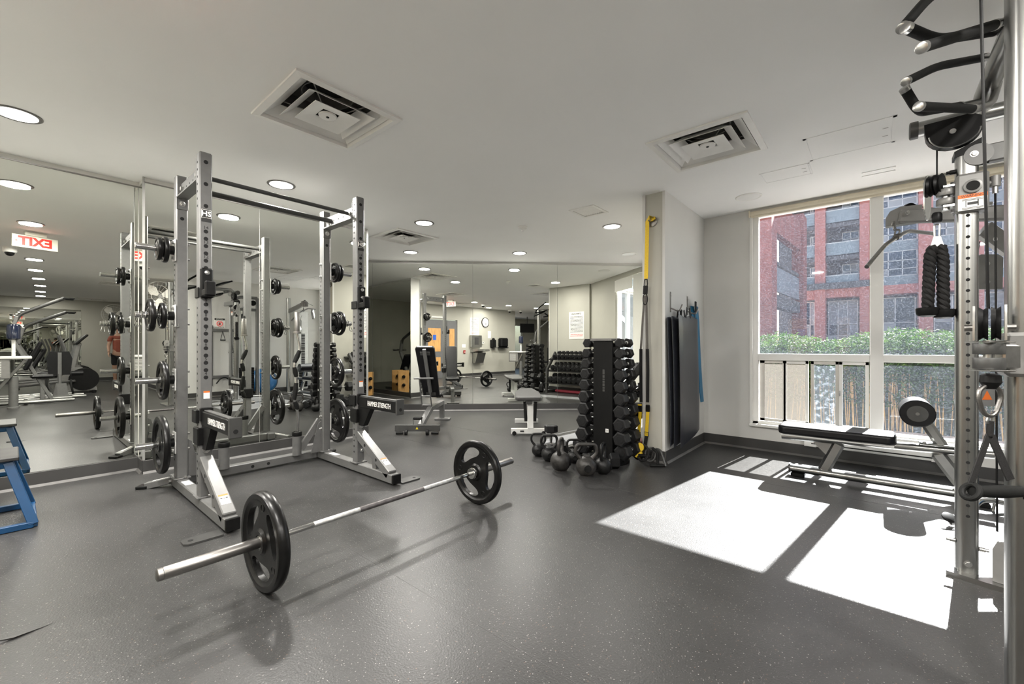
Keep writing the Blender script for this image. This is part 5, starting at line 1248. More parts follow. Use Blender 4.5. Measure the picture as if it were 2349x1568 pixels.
for y_ in (784, 849): a = D_(2270, y_, 1.26); MB().box(a, (.075, .07, .004), .001, (RT, FW, Z1)).build('swivel_plate', M_bolt, cs)
a = D_(2268, 850, 1.26); MB().lathe([(.012, 0), (.012, .09)], a, Z1, 14).build('swivel_pin', M_bolt, cs)
MB().beam(D_(2285, 817, 1.27), Vector((.36, 1.95, 1.09)), .05, .07, .004).build('swivel_bracket', M_bolt, cs)
a = D_(2272, 876, 1.26); MB().lathe([(.010, .026), (.022, .02), (.024, 0), (.012, -.02)], a, Z1, 18).build('cable_stop', M_blk, cs)
sh = thing('strap_handle', 'black cable strap handle hanging from a steel carabiner on the near column', 'cable handle', D_(2265, 1140, 1.26))
def q_(px, py, d=1.26): return D_(px, py, d)
cp = [q_(2262, 884), q_(2248, 892), q_(2244, 912), q_(2254, 944), q_(2264, 953), q_(2276, 953), q_(2286, 944), q_(2297, 912), q_(2292, 892), q_(2278, 884), q_(2262, 884)]
MB().tube(fillet(cp, .01, 3), .0062, 10, up=(FW.x, FW.y, 0)).build('carabiner', M_brush, sh)
MB().tube(fillet([q_(2270, 950), q_(2262, 968), q_(2276, 974), q_(2278, 955)], .008, 4), .004, 8).build('d_ring', M_bolt, sh)
MB().tube([q_(2272, 965), q_(2270, 1000)], .008, 10).build('strap_knot', M_web, sh)
def ribbon(a, b, w_, nm, parent, ma=M_web):
    m = MB(); m.beam(a, b, w_, .004, .001, up=(-FW.x, -FW.y, 0)); m.build(nm, ma, parent)
ribbon(q_(2268, 998), q_(2226, 1112, 1.22), .020, 'strap', sh); ribbon(q_(2273, 998), q_(2318, 1100, 1.24), .024, 'strap', sh)
ga, gb = q_(2232, 1127, 1.21), q_(2360, 1127, 1.25); gd = (gb - ga).normalized()
MB().tube([ga, ga.lerp(gb, .5), gb], [.014, .0185, .014], 18).build('grip', M_grip, sh)
for p, s in ((ga - gd * .008, 1), (gb, -1)):
    m = MB(); pts = [p + (Z1 * math.cos(a) + gd.cross(Z1) * math.sin(a)) * .019 + gd * (.012 * math.cos(a)) for a in [2 * math.pi * k / 24 for k in range(25)]]; m.tube(pts, .0075, 10, False); m.build('end_ring', M_grip, sh)
# rear lat tower arm + bar
la = thing('lat_pulldown', 'silver lat pulldown tower with long arm behind the cable columns', 'cable machine', (.95, 4.25, 0))
MB().tube([(.98, 4.35, .03), (.98, 4.35, 2.3)], .05, 20, ry=.042).build('tower_post', M_alum, la)
MB().bx(.75, 1.25, 4.15, 4.55, 0, .03, .004).build('base_plate', M_alum, la)
MB().beam(D_(2062, 497, 3.22), Vector((.96, 4.36, 1.98)), .06, .10, .012).build('pulldown_arm', M_midgrey, la)
m = MB(); e = D_(2078, 497, 3.22); m.prism([(-.115, -.06), (.07, -.055), (.09, .065), (-.03, .075), (-.09, .05), (-.115, .0)], e, (Vector((.96, 4.36, 0)) - Vector((e.x, e.y, 0))).normalized(), Z1, .072); m.build('arm_head', M_midgrey, la)
for px, py in ((2082, 487), (2265, 503), (2283, 548)): bolt(la, D_(px, py, 3.14), -FW, .012, .006)
MB().lathe([(.055, -.012), (.055, .012)], D_(2087, 483, 3.22), -FW, 26).build('pulley_wheel', M_blk, la)
MB().beam(D_(2255, 525, 3.22), D_(2320, 572, 3.2), .05, .13, .006).build('arm_brace', M_midgrey, la)
MB().tube([D_(2100, 473, 3.2), D_(2150, 478, 3.2), D_(2300, 484, 3.2)], .004, 6).build('cable', M_blk, la)
m = MB(); e = D_(2265, 624, 3.0); m.prism([(-.09, -.12), (.09, -.12), (.095, .10), (.06, .122), (-.06, .122), (-.095, .10)], e, RT, Z1, .03); m.build('weight_shroud', M_midgrey, la)
for py in (604, 646): bolt(la, D_(2266, py, 2.975), -FW, .010, .004)
MB().tube([D_(2248, 553, 3.05), D_(2241, 590, 3.03)], .003, 6).build('cable', M_blk, la)
MB().tube([D_(2243, 660, 3.05), D_(2246, 740, 3.05)], .003, 6).build('cable', M_blk, la)
m = MB(); e = D_(2265, 908, 2.6); m.prism([(-.06, -.06), (.11, -.06), (.11, .04), (.03, .055), (-.05, .06), (-.07, .03)], e, RT, Z1, .03); m.build('lower_pulley_cover', M_midgrey, la)
m = MB(); m.prism([(-.03, -.02), (.03, -.02), (0, .035)], e + RT * -.02 - FW * .0165, RT, Z1, .001); m.build('warning_triangle', M_orange, la, 0)
MB().tube(fillet([D_(2236, 1160, 2.9), D_(2250, 1147, 2.9), D_(2275, 1147, 2.9), D_(2320, 1158, 2.9)], .04), .018, 12).build('seat_frame', M_chrome, la)
MB().tube([D_(2282, 1150, 2.9), D_(2278, 1172, 2.9)], .008, 8).build('adjust_lever', M_chrome, la)
lbr = thing('lat_bar', 'bent steel lat bar hanging from the pulldown arm', 'lat bar', D_(2058, 560, 3.2))
bp_ = [D_(1988, 612, 3.08), D_(2030, 562, 3.15), D_(2058, 543, 3.22), D_(2084, 529, 3.28), D_(2138, 535, 3.36)]
MB().tube(fillet(bp_, .05, 5), .0145, 14).build('bar', M_brush, lbr)
MB().lathe([(.016, 0), (.016, .012)], bp_[-1], bp_[-1] - bp_[-2], 14).build('end_cap', M_bolt, lbr)
MB().lathe([(.022, 0), (.022, .04)], bp_[2] - (bp_[3] - bp_[1]).normalized() * .02, bp_[3] - bp_[1], 16).build('bar_hub', M_brush, lbr)
MB().tube(fillet([D_(2052, 538, 3.22), D_(2054, 527, 3.22), D_(2064, 527, 3.22), D_(2062, 538, 3.22), D_(2052, 538, 3.22)], .01, 3), .006, 8).build('bar_eye', M_brush, lbr)
for k in (0, 1):
    y0_, y1_ = (508, 518) if k == 0 else (518, 528)
    MB().tube(fillet([D_(2047 + k * 3, y0_, 3.22), D_(2046 + k * 4, y1_, 3.22), D_(2054 + k * 2, y1_, 3.22), D_(2052, y0_, 3.22), D_(2047 + k * 3, y0_, 3.22)], .008, 3), .0045, 8).build('carabiner', M_brush, lbr)
# chrome attachment on the floor at the foot of the far column
fp = thing('floor_attachment', 'small chrome and rubber pedal on the floor by the far column', 'pedal', at_z(2176, 1190, 0))
a = at_z(2176, 1188, .05); MB().lathe([(.02, 0), (.036, .004), (.036, .012), (.02, .016)], a, Vector((.3, -.5, .8)), 20).build('rubber_disc', M_blk, fp)
MB().tube([a, at_z(2184, 1200, .015)], .014, 12).build('stem', M_chrome, fp)
# ================================================================ SIDE OF THE ROOM SEEN IN THE MIRRORS
# weight stack tower of the cable station
MB().tube([(.85, 3.10, .03), (.85, 3.10, 2.05), (.85, 3.16, 2.18), (.85, 3.30, 2.22), (.85, 3.62, 2.22)], .035, 14).build('tower_frame', M_steelp, cs)
MB().tube([(.85, 3.62, .03), (.85, 3.62, 2.22)], .035, 14).build('tower_frame', M_steelp, cs)
MB().beam((.85, 3.12, 1.95), (.85, 3.60, 1.95), .05, .06, .004).build('tower_brace', M_steelp, cs)
MB().bx(.70, 1.05, 3.08, 3.66, 0, .03, .004).build('tower_base', M_steelp, cs)
for y in (3.30, 3.42): MB().tube([(.85, y, .1), (.85, y, 2.0)], .010, 8).build('guide_rod', M_chrome, cs)
for k in range(14): MB().bx(.78, .92, 3.18, 3.54, .10 + k * .04, .137 + k * .04, .003).build('stack_plate', M_blk, cs)
for y in (3.20, 3.40, 3.52): MB().lathe([(.06, -.015), (.06, .015)], (.80, y, 2.10), X1, 18).build('pulley_wheel', M_blk, cs)
# lat tower shroud
MB().bx(1.12, 1.34, 4.62, 4.90, .05, 2.02, .03).build('tower_shroud', M_whitem, la)
for k in range(10): MB().bx(1.09, 1.115, 4.66, 4.86, .12 + k * .045, .16 + k * .045, .003).build('stack_plate', M_blk, la)
bars_mb(Vector((1.117, 4.76, 1.05)), -Z1, -Y1, -X1, .8, 1, .1, .09, 3).build('shroud_print', M_ink, la, 0)['kind'] = 'stuff'
# accessory rail on the right wall
ar = thing('accessory_rail', 'grey wall rail with cable grips hanging on it, seen in the mirror', 'rack', (1.37, 3.1, .4))
for z in (1.49, .45): MB().bx(1.33, 1.38, 2.86, 3.36, z - .03, z + .03, .003).build('rail', M_steelp, ar)
for y in (2.88, 3.34): MB().bx(1.36, 1.395, y - .02, y + .02, .25, 1.6, .003).build('post', M_dkgrey, ar)
for y, h, lb in ((3.08, .20, 'black triangle strap handle on the wall rail'), (3.24, .48, 'long black strap handle on the wall rail')):
    t = thing('strap_handle', lb, 'cable handle', (1.31, y, 1.3))
    MB().tube([(1.32, y, 1.47), (1.31, y - .045, 1.47 - h)], .006, 6).build('strap', M_web, t); MB().tube([(1.32, y, 1.47), (1.31, y + .045, 1.47 - h)], .006, 6).build('strap', M_web, t)
    MB().tube([(1.31, y - .05, 1.47 - h), (1.31, y + .05, 1.47 - h)], .014, 10).build('grip', M_grip, t)
t = thing('vee_handle', 'black and chrome vee handle hanging on the low wall rail', 'cable handle', (1.30, 3.1, .3))
MB().tube(fillet([(1.30, 2.95, .30), (1.30, 3.02, .40), (1.30, 3.1, .44), (1.30, 3.18, .40), (1.30, 3.25, .32)], .04), .013, 10).build('bar', M_grip, t)
def sign(name, label, p, X, Y, w_, h_, lines, ma=M_paper, cat='sign'):
    t = thing(name, label, cat, p); X = Vector(X).normalized(); Y = Vector(Y); N = X.cross(Y); p = Vector(p)
    m = MB(); m.box(p, (w_, h_, .006), .001, (X, Y, N)); m.build('board', ma, t, 0)
    for s, size, dy, ink in lines: text_mb(s, size, p + Y * dy + N * .0036, X, Y, .0006, bold=.02).build('lettering', ink, t, 0)
    return t, X, Y, N, p
t, X, Y, N, p = sign('notice_sign', 'white notice sign with a red no-phone symbol on the right wall', (1.395, 3.04, 1.655), -Y1, Z1, .21, .22, [])
bars_mb(p - Y * .095 + N * .0036, X, Y, N, .17, 1, .01, .008, 5).build('small_print', M_ink, t, 0)['kind'] = 'stuff'
m = MB(); m.box(p + Y * .085 + N * .0035, (.20, .042, .002), 0, (X, Y, N)); m.build('header', M_ink, t, 0); text_mb('NOTICE', .036, p + Y * .085 + N * .0055, X, Y).build('header_lettering', M_wink, t, 0)
m = MB(); m.tube([p - Y * .015 + N * .004 + (X * math.cos(a) + Y * math.sin(a)) * .055 for a in [2 * math.pi * k / 24 for k in range(25)]], .006, 6, False); m.tube([p - Y * .015 + N * .004 + (X * -.7 + Y * .7) * .055, p - Y * .015 + N * .004 + (X * .7 - Y * .7) * .055], .006, 6); m.build('ban_ring', M_red, t)
m = MB(); m.box(p - Y * .015 + N * .0036, (.03, .055, .002), 0, (X, Y, N)); m.build('phone_symbol', M_ink, t, 0)
# exercise balls / balance dome
t = thing('balance_trainer', 'blue half-ball balance trainer tipped against the right wall', 'balance trainer', (1.15, 3.86, 0))
m = MB(); pr = [(.31, 0), (.31, .02)] + [(.30 * math.cos(a), .02 + .21 * math.sin(a)) for a in [math.pi / 2 * k / 8 for k in range(9)]]
m.lathe(pr[1:], (1.21, 3.86, .31), Vector((-.8, -.2, .45)), 28); m.build('dome', mat('blue_dome', (.015, .12, .30), .35, var=.1), t)
m = MB(); m.lathe([(.32, -.02), (.32, .02)], (1.21, 3.86, .31), Vector((-.8, -.2, .45)), 28); m.build('platform', M_midgrey, t)
m = MB(); m.ball((1.22, 3.36, .17), .17, 24, 16); tag(m.build('exercise_ball', mat('grey_ball', (.05, .05, .055), .4)), 'dark grey exercise ball by the right wall', 'exercise ball')
t = thing('floor_bar', 'short weighted bar lying along the right wall', 'bar', (1.25, 3.0, 0)); MB().tube([(1.22, 2.62, .03), (1.22, 3.5, .03)], .016, 10).build('bar', M_brush, t)
for y in (2.75, 3.42): MB().tube([(1.22, y - .09, .03), (1.22, y + .09, .03)], .029, 12).build('foam_grip', M_grip, t)
# doors in the rear wall
for k, (x0, x1, lb) in enumerate(((-1.74, -.80, 1), (-.79, -.33, 2))):
    o = struct('door_%d' % lb, MB().bx(x0, x1, -1.47, -1.42, 0, 2.08, .003), M_door)
    a, b = (x0 + .12, x0 + .66) if k == 0 else (x0 + .10, x0 + .34)
    MB().bx(a, b, -1.419, -1.412, .95, 1.78, .002).build('vision_panel', M_wood, o); MB().bx(a, b, -1.419, -1.412, .25, .75, .002).build('vision_panel', M_wood, o)
    MB().tube(fillet([(x1 - .10, -1.42, 1.0), (x1 - .10, -1.36, 1.0), (x1 - .20, -1.36, 1.0)], .02), .010, 8).build('door_handle', M_chrome, o)
m = MB(); m.box((-1.35, -1.408, 1.45), (.14, .004, .18), 0); m.build('accessible_sticker', mat('sign_blue', (.02, .10, .45), .4), bpy.data.objects['door_1'], 0)
MB().bx(-1.5, -.9, -1.44, -1.36, 2.14, 2.20, .004).build('door_closer', M_trimw, bpy.data.objects['door_1'])
# clock wall
def on_rear(x, z, y=-1.397): return Vector((x, y, z))
t, X, Y, N, p = sign('rules_poster', 'white framed notice of gym conditions hung above the water fountain', on_rear(.51, 1.90), -X1, Z1, .46, .66, [('GYM RULES', .05, .28, M_ink)])
bars_mb(p + Y * .21 + N * .0036, X, Y, N, .38, 13, .031, .010, 6).build('small_print', M_ink, t, 0)['kind'] = 'stuff'
bars_mb(p - Y * .24 + N * .0036, X, Y, N, .38, 2, .035, .012, 7).build('red_print', M_red, t, 0)['kind'] = 'stuff'
t = thing('wall_clock', 'round white wall clock with black rim on the rear wall', 'clock', on_rear(1.065, 2.08))
MB().lathe([(.19, 0), (.19, .03), (.175, .035), (.17, .02)], on_rear(1.065, 2.08), Y1, 36).build('rim', M_blk, t); MB().lathe([(.17, .0), (.17, .024)], on_rear(1.065, 2.08), Y1, 36).build('face', M_wink, t)
for a, L, w_ in ((2.9, .09, .010), (2.75, .14, .007), (3.0, .15, .003)):
    d = Vector((math.sin(a), 0, math.cos(a))); MB().beam(on_rear(1.065, 2.08) + Y1 * .027, on_rear(1.065, 2.08) + Y1 * .027 + d * L, w_, .003, 0, up=Y1).build('hand', M_ink, t)
t = thing('water_fountain', 'stainless drinking fountain with bottle filler on the rear wall', 'water fountain', on_rear(.60, .7))
M_inox = mat('stainless', (.42, .42, .40), .32, 1., var=.06, scale=10)
MB().bx(.26, .80, -1.40, -1.28, 1.10, 1.56, .01).build('bottle_filler', M_inox, t); MB().bx(.42, .62, -1.285, -1.27, 1.20, 1.48, .004).build('filler_recess', M_dkgrey, t)
m = MB(); m.prism([(0, .0), (.42, .06), (.42, .13), (0, .13)], (.62, -1.40, .90), Y1, Z1, .62); m.build('basin', M_inox, t); m = MB(); m.prism([(0, 0), (.18, 0), (.33, .40), (0, .40)], (.60, -1.40, .50), Y1, Z1, .42); m.build('apron', M_inox, t)
t = thing('sanitizer_dispenser', 'black wall dispenser with a bottle on top on the rear wall', 'dispenser', on_rear(1.45, 1.1)); MB().bx(1.33, 1.56, -1.40, -1.26, 1.10, 1.40, .02).build('body', M_blk, t); MB().lathe([(.06, 0), (.06, .05), (.03, .08)], (1.46, -1.33, 1.39), Z1, 16).build('bottle_top', M_blk, t); MB().bx(1.36, 1.60, -1.40, -1.22, 1.07, 1.09, .004).build('drip_tray', M_blk, t)
t = thing('towel_dispenser', 'black rounded paper towel dispenser on the rear wall', 'dispenser', on_rear(1.98, 1.1)); MB().bx(1.76, 2.18, -1.40, -1.17, 1.10, 1.48, .05).build('body', M_blk, t); MB().bx(1.74, 2.20, -1.38, -1.2, 1.06, 1.10, .01).build('outlet', M_blk, t)
sign('small_notice', 'small white card above the sanitizer dispenser', on_rear(1.30, 1.60), -X1, Z1, .17, .28, [])
t = thing('light_switch', 'white triple light switch by the doors', 'switch', on_rear(-.02, 1.15)); MB().box(on_rear(-.02, 1.15), (.18, .012, .12), .003).build('plate', M_white, t)
for dx in (-.05, 0, .05): MB().box(on_rear(-.02 + dx, 1.15, -1.39), (.025, .008, .06), .002).build('rocker', M_lenso, t)
t = thing('fire_pull', 'red fire alarm pull by the doors', 'fire alarm', on_rear(.0, .93)); MB().box(on_rear(.0, .93, -1.38), (.09, .04, .12), .006).build('box', mat('alarm_red', (.30, .01, .01), .4), t); MB().box(on_rear(.0, .92, -1.356), (.06, .008, .02), .002).build('pull_bar', M_wink, t)
t = thing('thermostat', 'small white thermostat beside the bottle filler', 'thermostat', on_rear(.95, 1.27)); MB().box(on_rear(.95, 1.27, -1.385), (.11, .025, .08), .008).build('case', M_white, t); MB().box(on_rear(.95, 1.28, -1.371), (.05, .003, .03), 0).build('display', M_dkgrey, t)
for x, y, lb in ((2.05, -1.0, 'white dome camera on the ceiling over the dispensers'), (2.6, -.9, 'white dome camera on the ceiling at the corner of the rear wall'), (-.3, -.02, 'white dome camera on the ceiling near the exit sign')):
    t = thing('dome_camera', lb, 'security camera', (x, y, H)); MB().lathe([(.075, 0), (.075, -.06), (.065, -.075), (.055, -.075)], (x, y, H), Z1, 24).build('housing', M_white, t); MB().ball((x, y, H - .075), .055, 16, 10).build('dome', M_blk, t)
# exit sign
t = thing('exit_sign', 'hanging exit sign with red letters below the ceiling', 'exit sign', (-1.9, .20, 2.45))
M_exb = mat('exit_body', (.42, .41, .35), .5, var=.04)
ex = Vector((.25, .97, 0)).normalized(); en = ex.cross(Z1)
c = Vector((-1.9, .20, 2.475)); MB().box(c, (.42, .16, .03), .004, (ex, Z1, en)).build('body', M_exb, t); MB().box(c + Z1 * .105, (.20, .05, .05), .004, (ex, Z1, en)).build('canopy', M_exb, t)
for s in (-1, 1):
    text_mb('EXIT', .15, c + en * (.0165 * s), ex * s, Z1, .002, bold=.04).build('lettering', M_red, t, 0)
    m = MB(); m.prism([(0, .012), (.022, 0), (0, -.012)], c + en * (.0165 * s) + ex * (.18 if s > 0 else -.18), ex * 1, Z1, .002); m.build('arrow', M_red, t, 0)
# gym rules poster on the far side of the stub wall
t, X, Y, N, p = sign('gym_rules', 'gym rules poster on the far side of the stub wall', (-1.769, 4.93, 1.64), -Y1, Z1, .44, .66, [('GYM RULES', .055, .28, M_ink)])
bars_mb(p + Y * .215 + N * .0036, X, Y, N, .37, 13, .031, .010, 8).build('small_print', M_ink, t, 0)['kind'] = 'stuff'
bars_mb(p - Y * .22 + N * .0036, X, Y, N, .37, 2, .035, .012, 9).build('red_print', M_red, t, 0)['kind'] = 'stuff'
# wall fans
M_fan = mat('white_fan_blade', (.72, .70, .64), .5, var=.04)
def fan(p, n, label):
    p = Vector(p); n = Vector(n).normalized(); t = thing('wall_fan', label, 'fan', p); _, s, u = basis(n)
    MB().tube([p - n * .30, p - n * .05], .03, 10).build('bracket', M_midgrey, t); MB().lathe([(.07, -.10), (.08, -.05), (.05, 0)], p, n, 18).build('motor', M_midgrey, t)
    for k in range(3):
        a = k * 2.094 + .4; d = s * math.cos(a) + u * math.sin(a); e = s * -math.sin(a) + u * math.cos(a)
        m = MB(); vs = [p + d * .05 - e * .03, p + d * .17 - e * .13 + n * .02, p + d * .29 - e * .09 + n * .02, p + d * .30 + e * .05 - n * .02, p + d * .18 + e * .09 - n * .02, p + d * .05 + e * .03]
        m._add(vs + [v + n * .004 for v in vs], [(0, 1, 2, 3, 4, 5), (6, 7, 8, 9, 10, 11)] + [(i, (i + 1) % 6, 6 + (i + 1) % 6, 6 + i) for i in range(6)]); m.build('blade', M_fan, t)
    g = MB()
    for rr, h_ in ((.32, 0), (.325, .03), (.25, .075), (.12, .09), (.33, -.04)): g.tube([p + n * h_ + (s * math.cos(a) + u * math.sin(a)) * rr for a in [2 * math.pi * k / 28 for k in range(29)]], .003, 5, False)
    for k in range(20): a = 2 * math.pi * k / 20; d = s * math.cos(a) + u * math.sin(a); g.tube([p + d * .04 + n * .09, p + d * .2 + n * .085, p + d * .325 + n * .03], .0016, 4, False)
    g.build('guard', M_white, t)
fan((2.25, 2.14, 2.24), (-.75, -.65, -.1), 'white caged wall fan nearest the corner of the wing')
fan((8.3, 2.14, 2.15), (-.9, -.4, -.1), 'white caged wall fan at the far end of the wing')
t, X, Y, N, p = sign('equipment_notice', 'long cream notice under the wing fan', (2.78, 2.446, 1.6), -X1 * -1, Z1, .9, .22, [], mat('cream_card', (.65, .58, .42), .6))
bars_mb(p + Y * .05 + N * .0036, X, Y, N, .8, 2, .10, .05, 10).build('small_print', M_ink, t, 0)['kind'] = 'stuff'
# ---- strength machines of the wing
def lever_machine(x, y, k, label):
    t = thing('lever_row_machine', label, 'gym machine', (x, y, 0)); V = lambda a, b, c: Vector((x + a, y + b, c * k))
    for dx in (-.28, .28): MB().tube([V(dx, -.35, .05), V(dx, .75, .05)], .035, 12).build('floor_rail', M_alum, t)
    MB().tube([V(-.28, .1, .05), V(.28, .1, .05)], .03, 12).build('cross_rail', M_alum, t)
    MB().beam(V(0, .45, .05), V(0, -.10, 1.25), .08, .06, .01).build('main_post', M_steelp, t)
    MB().beam(V(0, -.10, 1.2), V(0, -.02, 1.62), .08, .06, .01).build('pivot_post', M_steelp, t)
    MB().tube(fillet([V(0, -.05, 1.50), V(0, .02, 1.66), V(0, .62, 2.0)], .12), .035, 14).build('lever_arm', M_dkgrey, t)
    for dx in (-.10, .10): MB().tube([V(dx, .60, 1.99), V(dx * 1.6, .76, 1.99)], .016, 10).build('lever_grip', M_grip, t)
    MB().beam(V(0, .08, .62), V(0, .30, 1.15), .26, .07, .03).build('chest_pad', M_pad, t); MB().box(V(0, .32, .5), (.3, .34, .07), .03).build('seat', M_pad, t)
    MB().beam(V(0, .32, .05), V(0, .32, .48), .07, .07, .01, up=X1).build('seat_post', M_steelp, t)
    MB().tube([V(-.2, -.14, 1.3), V(.2, -.14, 1.3)], .024, 10).build('plate_peg', M_chrome, t)
lever_machine(2.45, .08, 1.06, 'nearest silver lever machine with a raised arm, seen in the left mirror'); lever_machine(3.65, .18, .95, 'second silver lever machine with a raised arm, seen in the left mirror')
_o = Vector((1.0, 0, 0)); _b = MB.build
MB.build = lambda self, n, m, p=None, s=35: _b(self.xf(Matrix.Translation(_o)), n, m, p, s)
t = thing('leg_machine', 'silver seated leg machine with black pads, seen in the left mirror', 'gym machine', (3.05, .62, 0))
MB().tube([(1.8, .15, .06), (1.8, 1.05, .06)], .035, 12).build('floor_rail', M_alum, t); MB().tube([(2.3, .15, .06), (2.3, 1.05, .06)], .035, 12).build('floor_rail', M_alum, t)
m = MB(); m.prism([(-.16, 0), (.16, 0), (.19, .35), (.14, .50), (-.14, .50), (-.19, .35)], (1.98, .66, .52), Y1, Z1, .08); m.build('back_pad', M_pad, t); MB().bx(1.92, 1.94, .63, .69, .3, 1.0, .004).build('back_spine', M_steelp, t)
MB().beam((1.95, .66, .05), (1.95, .66, .55), .09, .05, .01, up=Y1).build('post', M_steelp, t)
for y in (.40, .92): MB().tube([(1.90, y - .09, .55), (1.90, y + .09, .55)], .05, 14).build('roller_pad', M_pad, t)
for y in (.47, .82): MB().tube(fillet([(1.85, y, .42), (1.78, y, .30), (1.80, y + .03, .14), (1.9, y + .03, .12)], .06), .018, 10).build('handle', M_grip, t)
m = MB(); m.prism([(-.12, 0), (.14, 0), (.09, .32), (-.06, .32)], (1.83, .66, .03), Y1, Z1, .06); m.build('pedestal', M_steelp, t)
MB.build = _b
_o = Vector((.95, 0, 0))
MB.build = lambda self, n, m, p=None, s=35: _b(self.xf(Matrix.Translation(_o)), n, m, p, s)
t = thing('plate_tower', 'silver machine table with louvred side panel, seen in the left mirror', 'gym machine', (1.6, -.05, 0))
MB().bx(.5, .85, -.45, .24, .90, .95, .01).build('table', M_whitem, t); MB().bx(.52, .84, -.5, -.02, .55, .90, .01).build('cabinet', M_midgrey, t)
for k in range(9): MB().bx(.512, .522, -.42, -.12, .60 + k * .03, .612 + k * .03).build('louvre', M_whitem, t)
MB().lathe([(.075, 0), (.075, .03), (.06, .04), (.06, .58)], (.66, .02, 0), Z1, 20).build('pedestal', M_steelp, t)
MB().beam((.6, -.2, .3), (.6, .16, .88), .05, .05, .006).build('strut', M_alum, t)
MB().lathe([(.05, 0), (.085, .02), (.085, .24), (.07, .27), (.03, .28)], (.66, .02, 1.25), Z1, 24).build('drive_cylinder', mat('navy_gloss', (.01, .014, .03), .15), t); MB().tube([(.66, .02, .95), (.66, .02, 1.26)], .025, 10).build('stem', M_whitem, t)
MB.build = _b
def elliptical(x, y, label):
    t = thing('elliptical_trainer', label, 'gym machine', (x, y, 0)); V = lambda a, b, c: Vector((x + a, y + b, c))
    m = MB(); m.prism([(-.30, .05), (.38, .05), (.34, .35), (.12, .62), (-.05, .62), (-.26, .35)], (x, y + .25, 0), Y1, Z1, .22); m.build('drive_shroud', M_midgrey, t)
    MB().lathe([(.27, -.13), (.27, .13)], V(0, .40, .33), X1, 26).build('flywheel', M_blk, t)
    MB().beam(V(0, .20, .55), V(0, .32, 1.22), .10, .08, .02, up=X1).build('mast', M_midgrey, t)
    m = MB(); m.box(V(0, .36, 1.30), (.34, .05, .32), .02, (X1, Vector((0, .75, -.66)), Vector((0, .66, .75)))); m.build('console', M_blk, t)
    for s in (-1, 1):
        MB().tube(fillet([V(s * .26, -.05, .55), V(s * .26, .10, 1.0), V(s * .24, -.02, 1.40)], .12), .018, 10).build('arm_bar', M_steelp, t); MB().beam(V(s * .16, -.75, .22), V(s * .16, .25, .30), .12, .05, .01).build('pedal_bar', M_dkgrey, t)
    MB().bx(x - .3, x + .3, y - .80, y - .72, 0, .06, .01).build('rear_foot', M_blk, t); MB().bx(x - .3, x + .3, y + .52, y + .60, 0, .06, .01).build('front_foot', M_blk, t)
elliptical(4.6, .75, 'nearest grey elliptical trainer of the wing, seen in the left mirror'); elliptical(5.7, .80, 'middle grey elliptical trainer of the wing, seen in the left mirror'); elliptical(6.8, .85, 'farthest grey elliptical trainer of the wing, seen in the left mirror')
t = thing('television', 'black television hung from the ceiling by the far windows', 'television', (5.6, -3.2, 2.0)); MB().box((5.6, -3.2, 2.05), (.75, .06, .45), .01, (Vector((.9, .44, 0)), Vector((-.44, .9, 0)), Z1)).build('screen', M_blk, t); MB().tube([(5.6, -3.2, 2.2), (5.6, -3.2, H)], .02, 10).build('ceiling_pole', M_dkgrey, t)
# corridor behind the partition
for x, y, lb in ((-5.62, 1.95, 'plywood balance board with black ball leaning in front'), (-5.66, 1.62, 'plywood balance board leaning behind the first')):
    t = thing('balance_board', lb + ' in the corridor', 'balance board', (x, y, 0)); d = Vector((.35, 0, .94)); MB().box(Vector((x, y, .28)), (.28, .02, .54), .008, (Vector((.95, -.3, 0)), Vector((.3, .95, .05)), Z1)).build('board', M_wood, t)
    for z in (.2, .4): MB().ball((x + .02, y + .045, z), .04, 14, 10).build('ball', M_blk, t)
lever_machine(-6.25, .9, .8, 'silver lever machine in the corridor behind the partition')
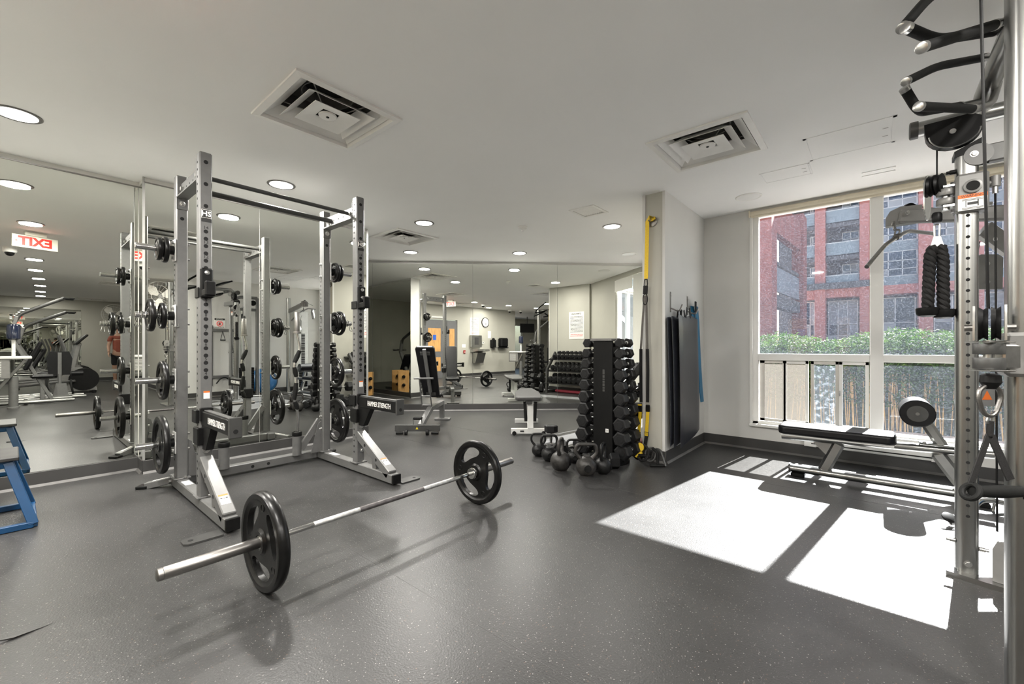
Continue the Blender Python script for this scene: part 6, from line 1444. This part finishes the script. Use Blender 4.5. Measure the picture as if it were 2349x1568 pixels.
# ---- person walking in the wing (seen only in the mirror)
def person(loc, rz):
    t = thing('person', 'person in a rust red top and black shorts standing in the wing', 'person', loc, rz); t['_world'] = 0
    def skin(name, verts, edges, radii, ma, root=0, parent=t):
        me = bpy.data.meshes.new(name); me.from_pydata(verts, edges, []); o = bpy.data.objects.new(name, me); COL.objects.link(o)
        md = o.modifiers.new('skin', 'SKIN'); sd = me.skin_vertices[0].data if me.skin_vertices else None
        if sd is None:
            bpy.context.view_layer.objects.active = o; bpy.ops.mesh.customdata_skin_add(); sd = me.skin_vertices[0].data
        for i, r in enumerate(radii): sd[i].radius = (r, r) if not isinstance(r, tuple) else r
        sd[root].use_root = True
        sb = o.modifiers.new('smooth', 'SUBSURF'); sb.levels = 2; sb.render_levels = 2; me.materials.append(ma); o.parent = parent; return o
    M_skin = mat('skin', (.42, .25, .17), .55, var=.05); M_top = mat('rust_top', (.24, .06, .035), .8, var=.1); M_short = mat('black_shorts', (.01, .01, .011), .8); M_hair = mat('dark_hair', (.02, .014, .01), .6)
    V = [(0, 0, .93), (0, 0, 1.12), (0, 0, 1.34), (0, 0, 1.44), (0, .01, 1.52), (0, .015, 1.62), (0, .01, 1.70),
         (.09, 0, .88), (.10, .05, .48), (.10, -.02, .10), (.10, .12, .04), (-.09, 0, .88), (-.10, -.06, .48), (-.10, -.20, .12), (-.10, -.08, .04),
         (.17, 0, 1.40), (.23, -.03, 1.14), (.22, .10, .90), (-.17, 0, 1.40), (-.23, .03, 1.14), (-.21, .20, .96)]
    E_ = [(0, 1), (1, 2), (2, 3), (3, 4), (4, 5), (5, 6), (0, 7), (7, 8), (8, 9), (9, 10), (0, 11), (11, 12), (12, 13), (13, 14), (3, 15), (15, 16), (16, 17), (3, 18), (18, 19), (19, 20)]
    Rd = [(.15, .11), (.13, .10), (.15, .11), .075, .055, (.075, .09), .07, .085, .062, .042, .035, .085, .062, .042, .035, .055, .043, .032, .055, .043, .032]
    b = skin('body', V, E_, Rd, M_skin)
    for s, hp, d in ((1, Vector((.22, .10, .90)), Vector((0, .25, -.97))), (-1, Vector((-.21, .20, .96)), Vector((0, .6, -.8)))):
        d.normalize(); fv = [tuple(hp), tuple(hp + d * .09)]; fe = [(0, 1)]; fr = [.028, .034]
        for k in range(4):
            sx = Vector((0, (k - 1.5) * .018, 0)); i = len(fv); fv += [tuple(hp + d * .11 + sx), tuple(hp + d * .145 + sx + Vector((-s * .012, 0, 0))), tuple(hp + d * (.172 - abs(k - 1.5) * .008) + sx + Vector((-s * .03, 0, 0)))]; fe += [(1, i), (i, i + 1), (i + 1, i + 2)]; fr += [.0095, .009, .008]
        i = len(fv); fv += [tuple(hp + d * .04 + Vector((0, .035, 0))), tuple(hp + d * .08 + Vector((-s * .01, .05, 0)))]; fe += [(0, i), (i, i + 1)]; fr += [.011, .009]
        skin('hand', fv, fe, fr, M_skin)
    skin('top', [(0, 0, .90), (0, 0, 1.12), (0, 0, 1.34), (0, 0, 1.43), (.18, 0, 1.40), (.215, -.015, 1.25), (-.18, 0, 1.40), (-.215, .015, 1.25)], [(0, 1), (1, 2), (2, 3), (3, 4), (4, 5), (3, 6), (6, 7)], [(.17, .13), (.15, .115), (.17, .125), .085, .07, .062, .07, .062], M_top)
    skin('shorts', [(0, 0, .96), (.09, 0, .86), (.10, .04, .55), (-.09, 0, .86), (-.10, -.045, .55)], [(0, 1), (1, 2), (0, 3), (3, 4)], [(.165, .125), .10, .088, .10, .088], M_short)
    MB().ball((0, -.01, 1.665), .095, 18, 12, (.92, 1.08, 1.1)).build('hair', M_hair, t)
    for s in (-1, 1):
        MB().tube([(s * .10, -.10 + (.10 if s > 0 else -.08), .035), (s * .10, .14 + (0 if s > 0 else -.18), .03)], [.045, .04], 12).build('shoe', M_wink, t); MB().ball((s * .03, .098, 1.635), .012, 8, 6).build('eye', M_ink, t); MB().ball((s * .085, .01, 1.62), .022, 8, 6, (.5, 1, 1.3)).build('ear', M_skin, t)
    MB().ball((0, .108, 1.605), .014, 8, 6, (.8, 1.2, 1.6)).build('nose', M_skin, t); MB().ball((0, .095, 1.565), .02, 8, 6, (1.2, .5, .35)).build('mouth', M_red2, t)
    del t['_world']
person((6.75, 2.06, 0), R_(100))
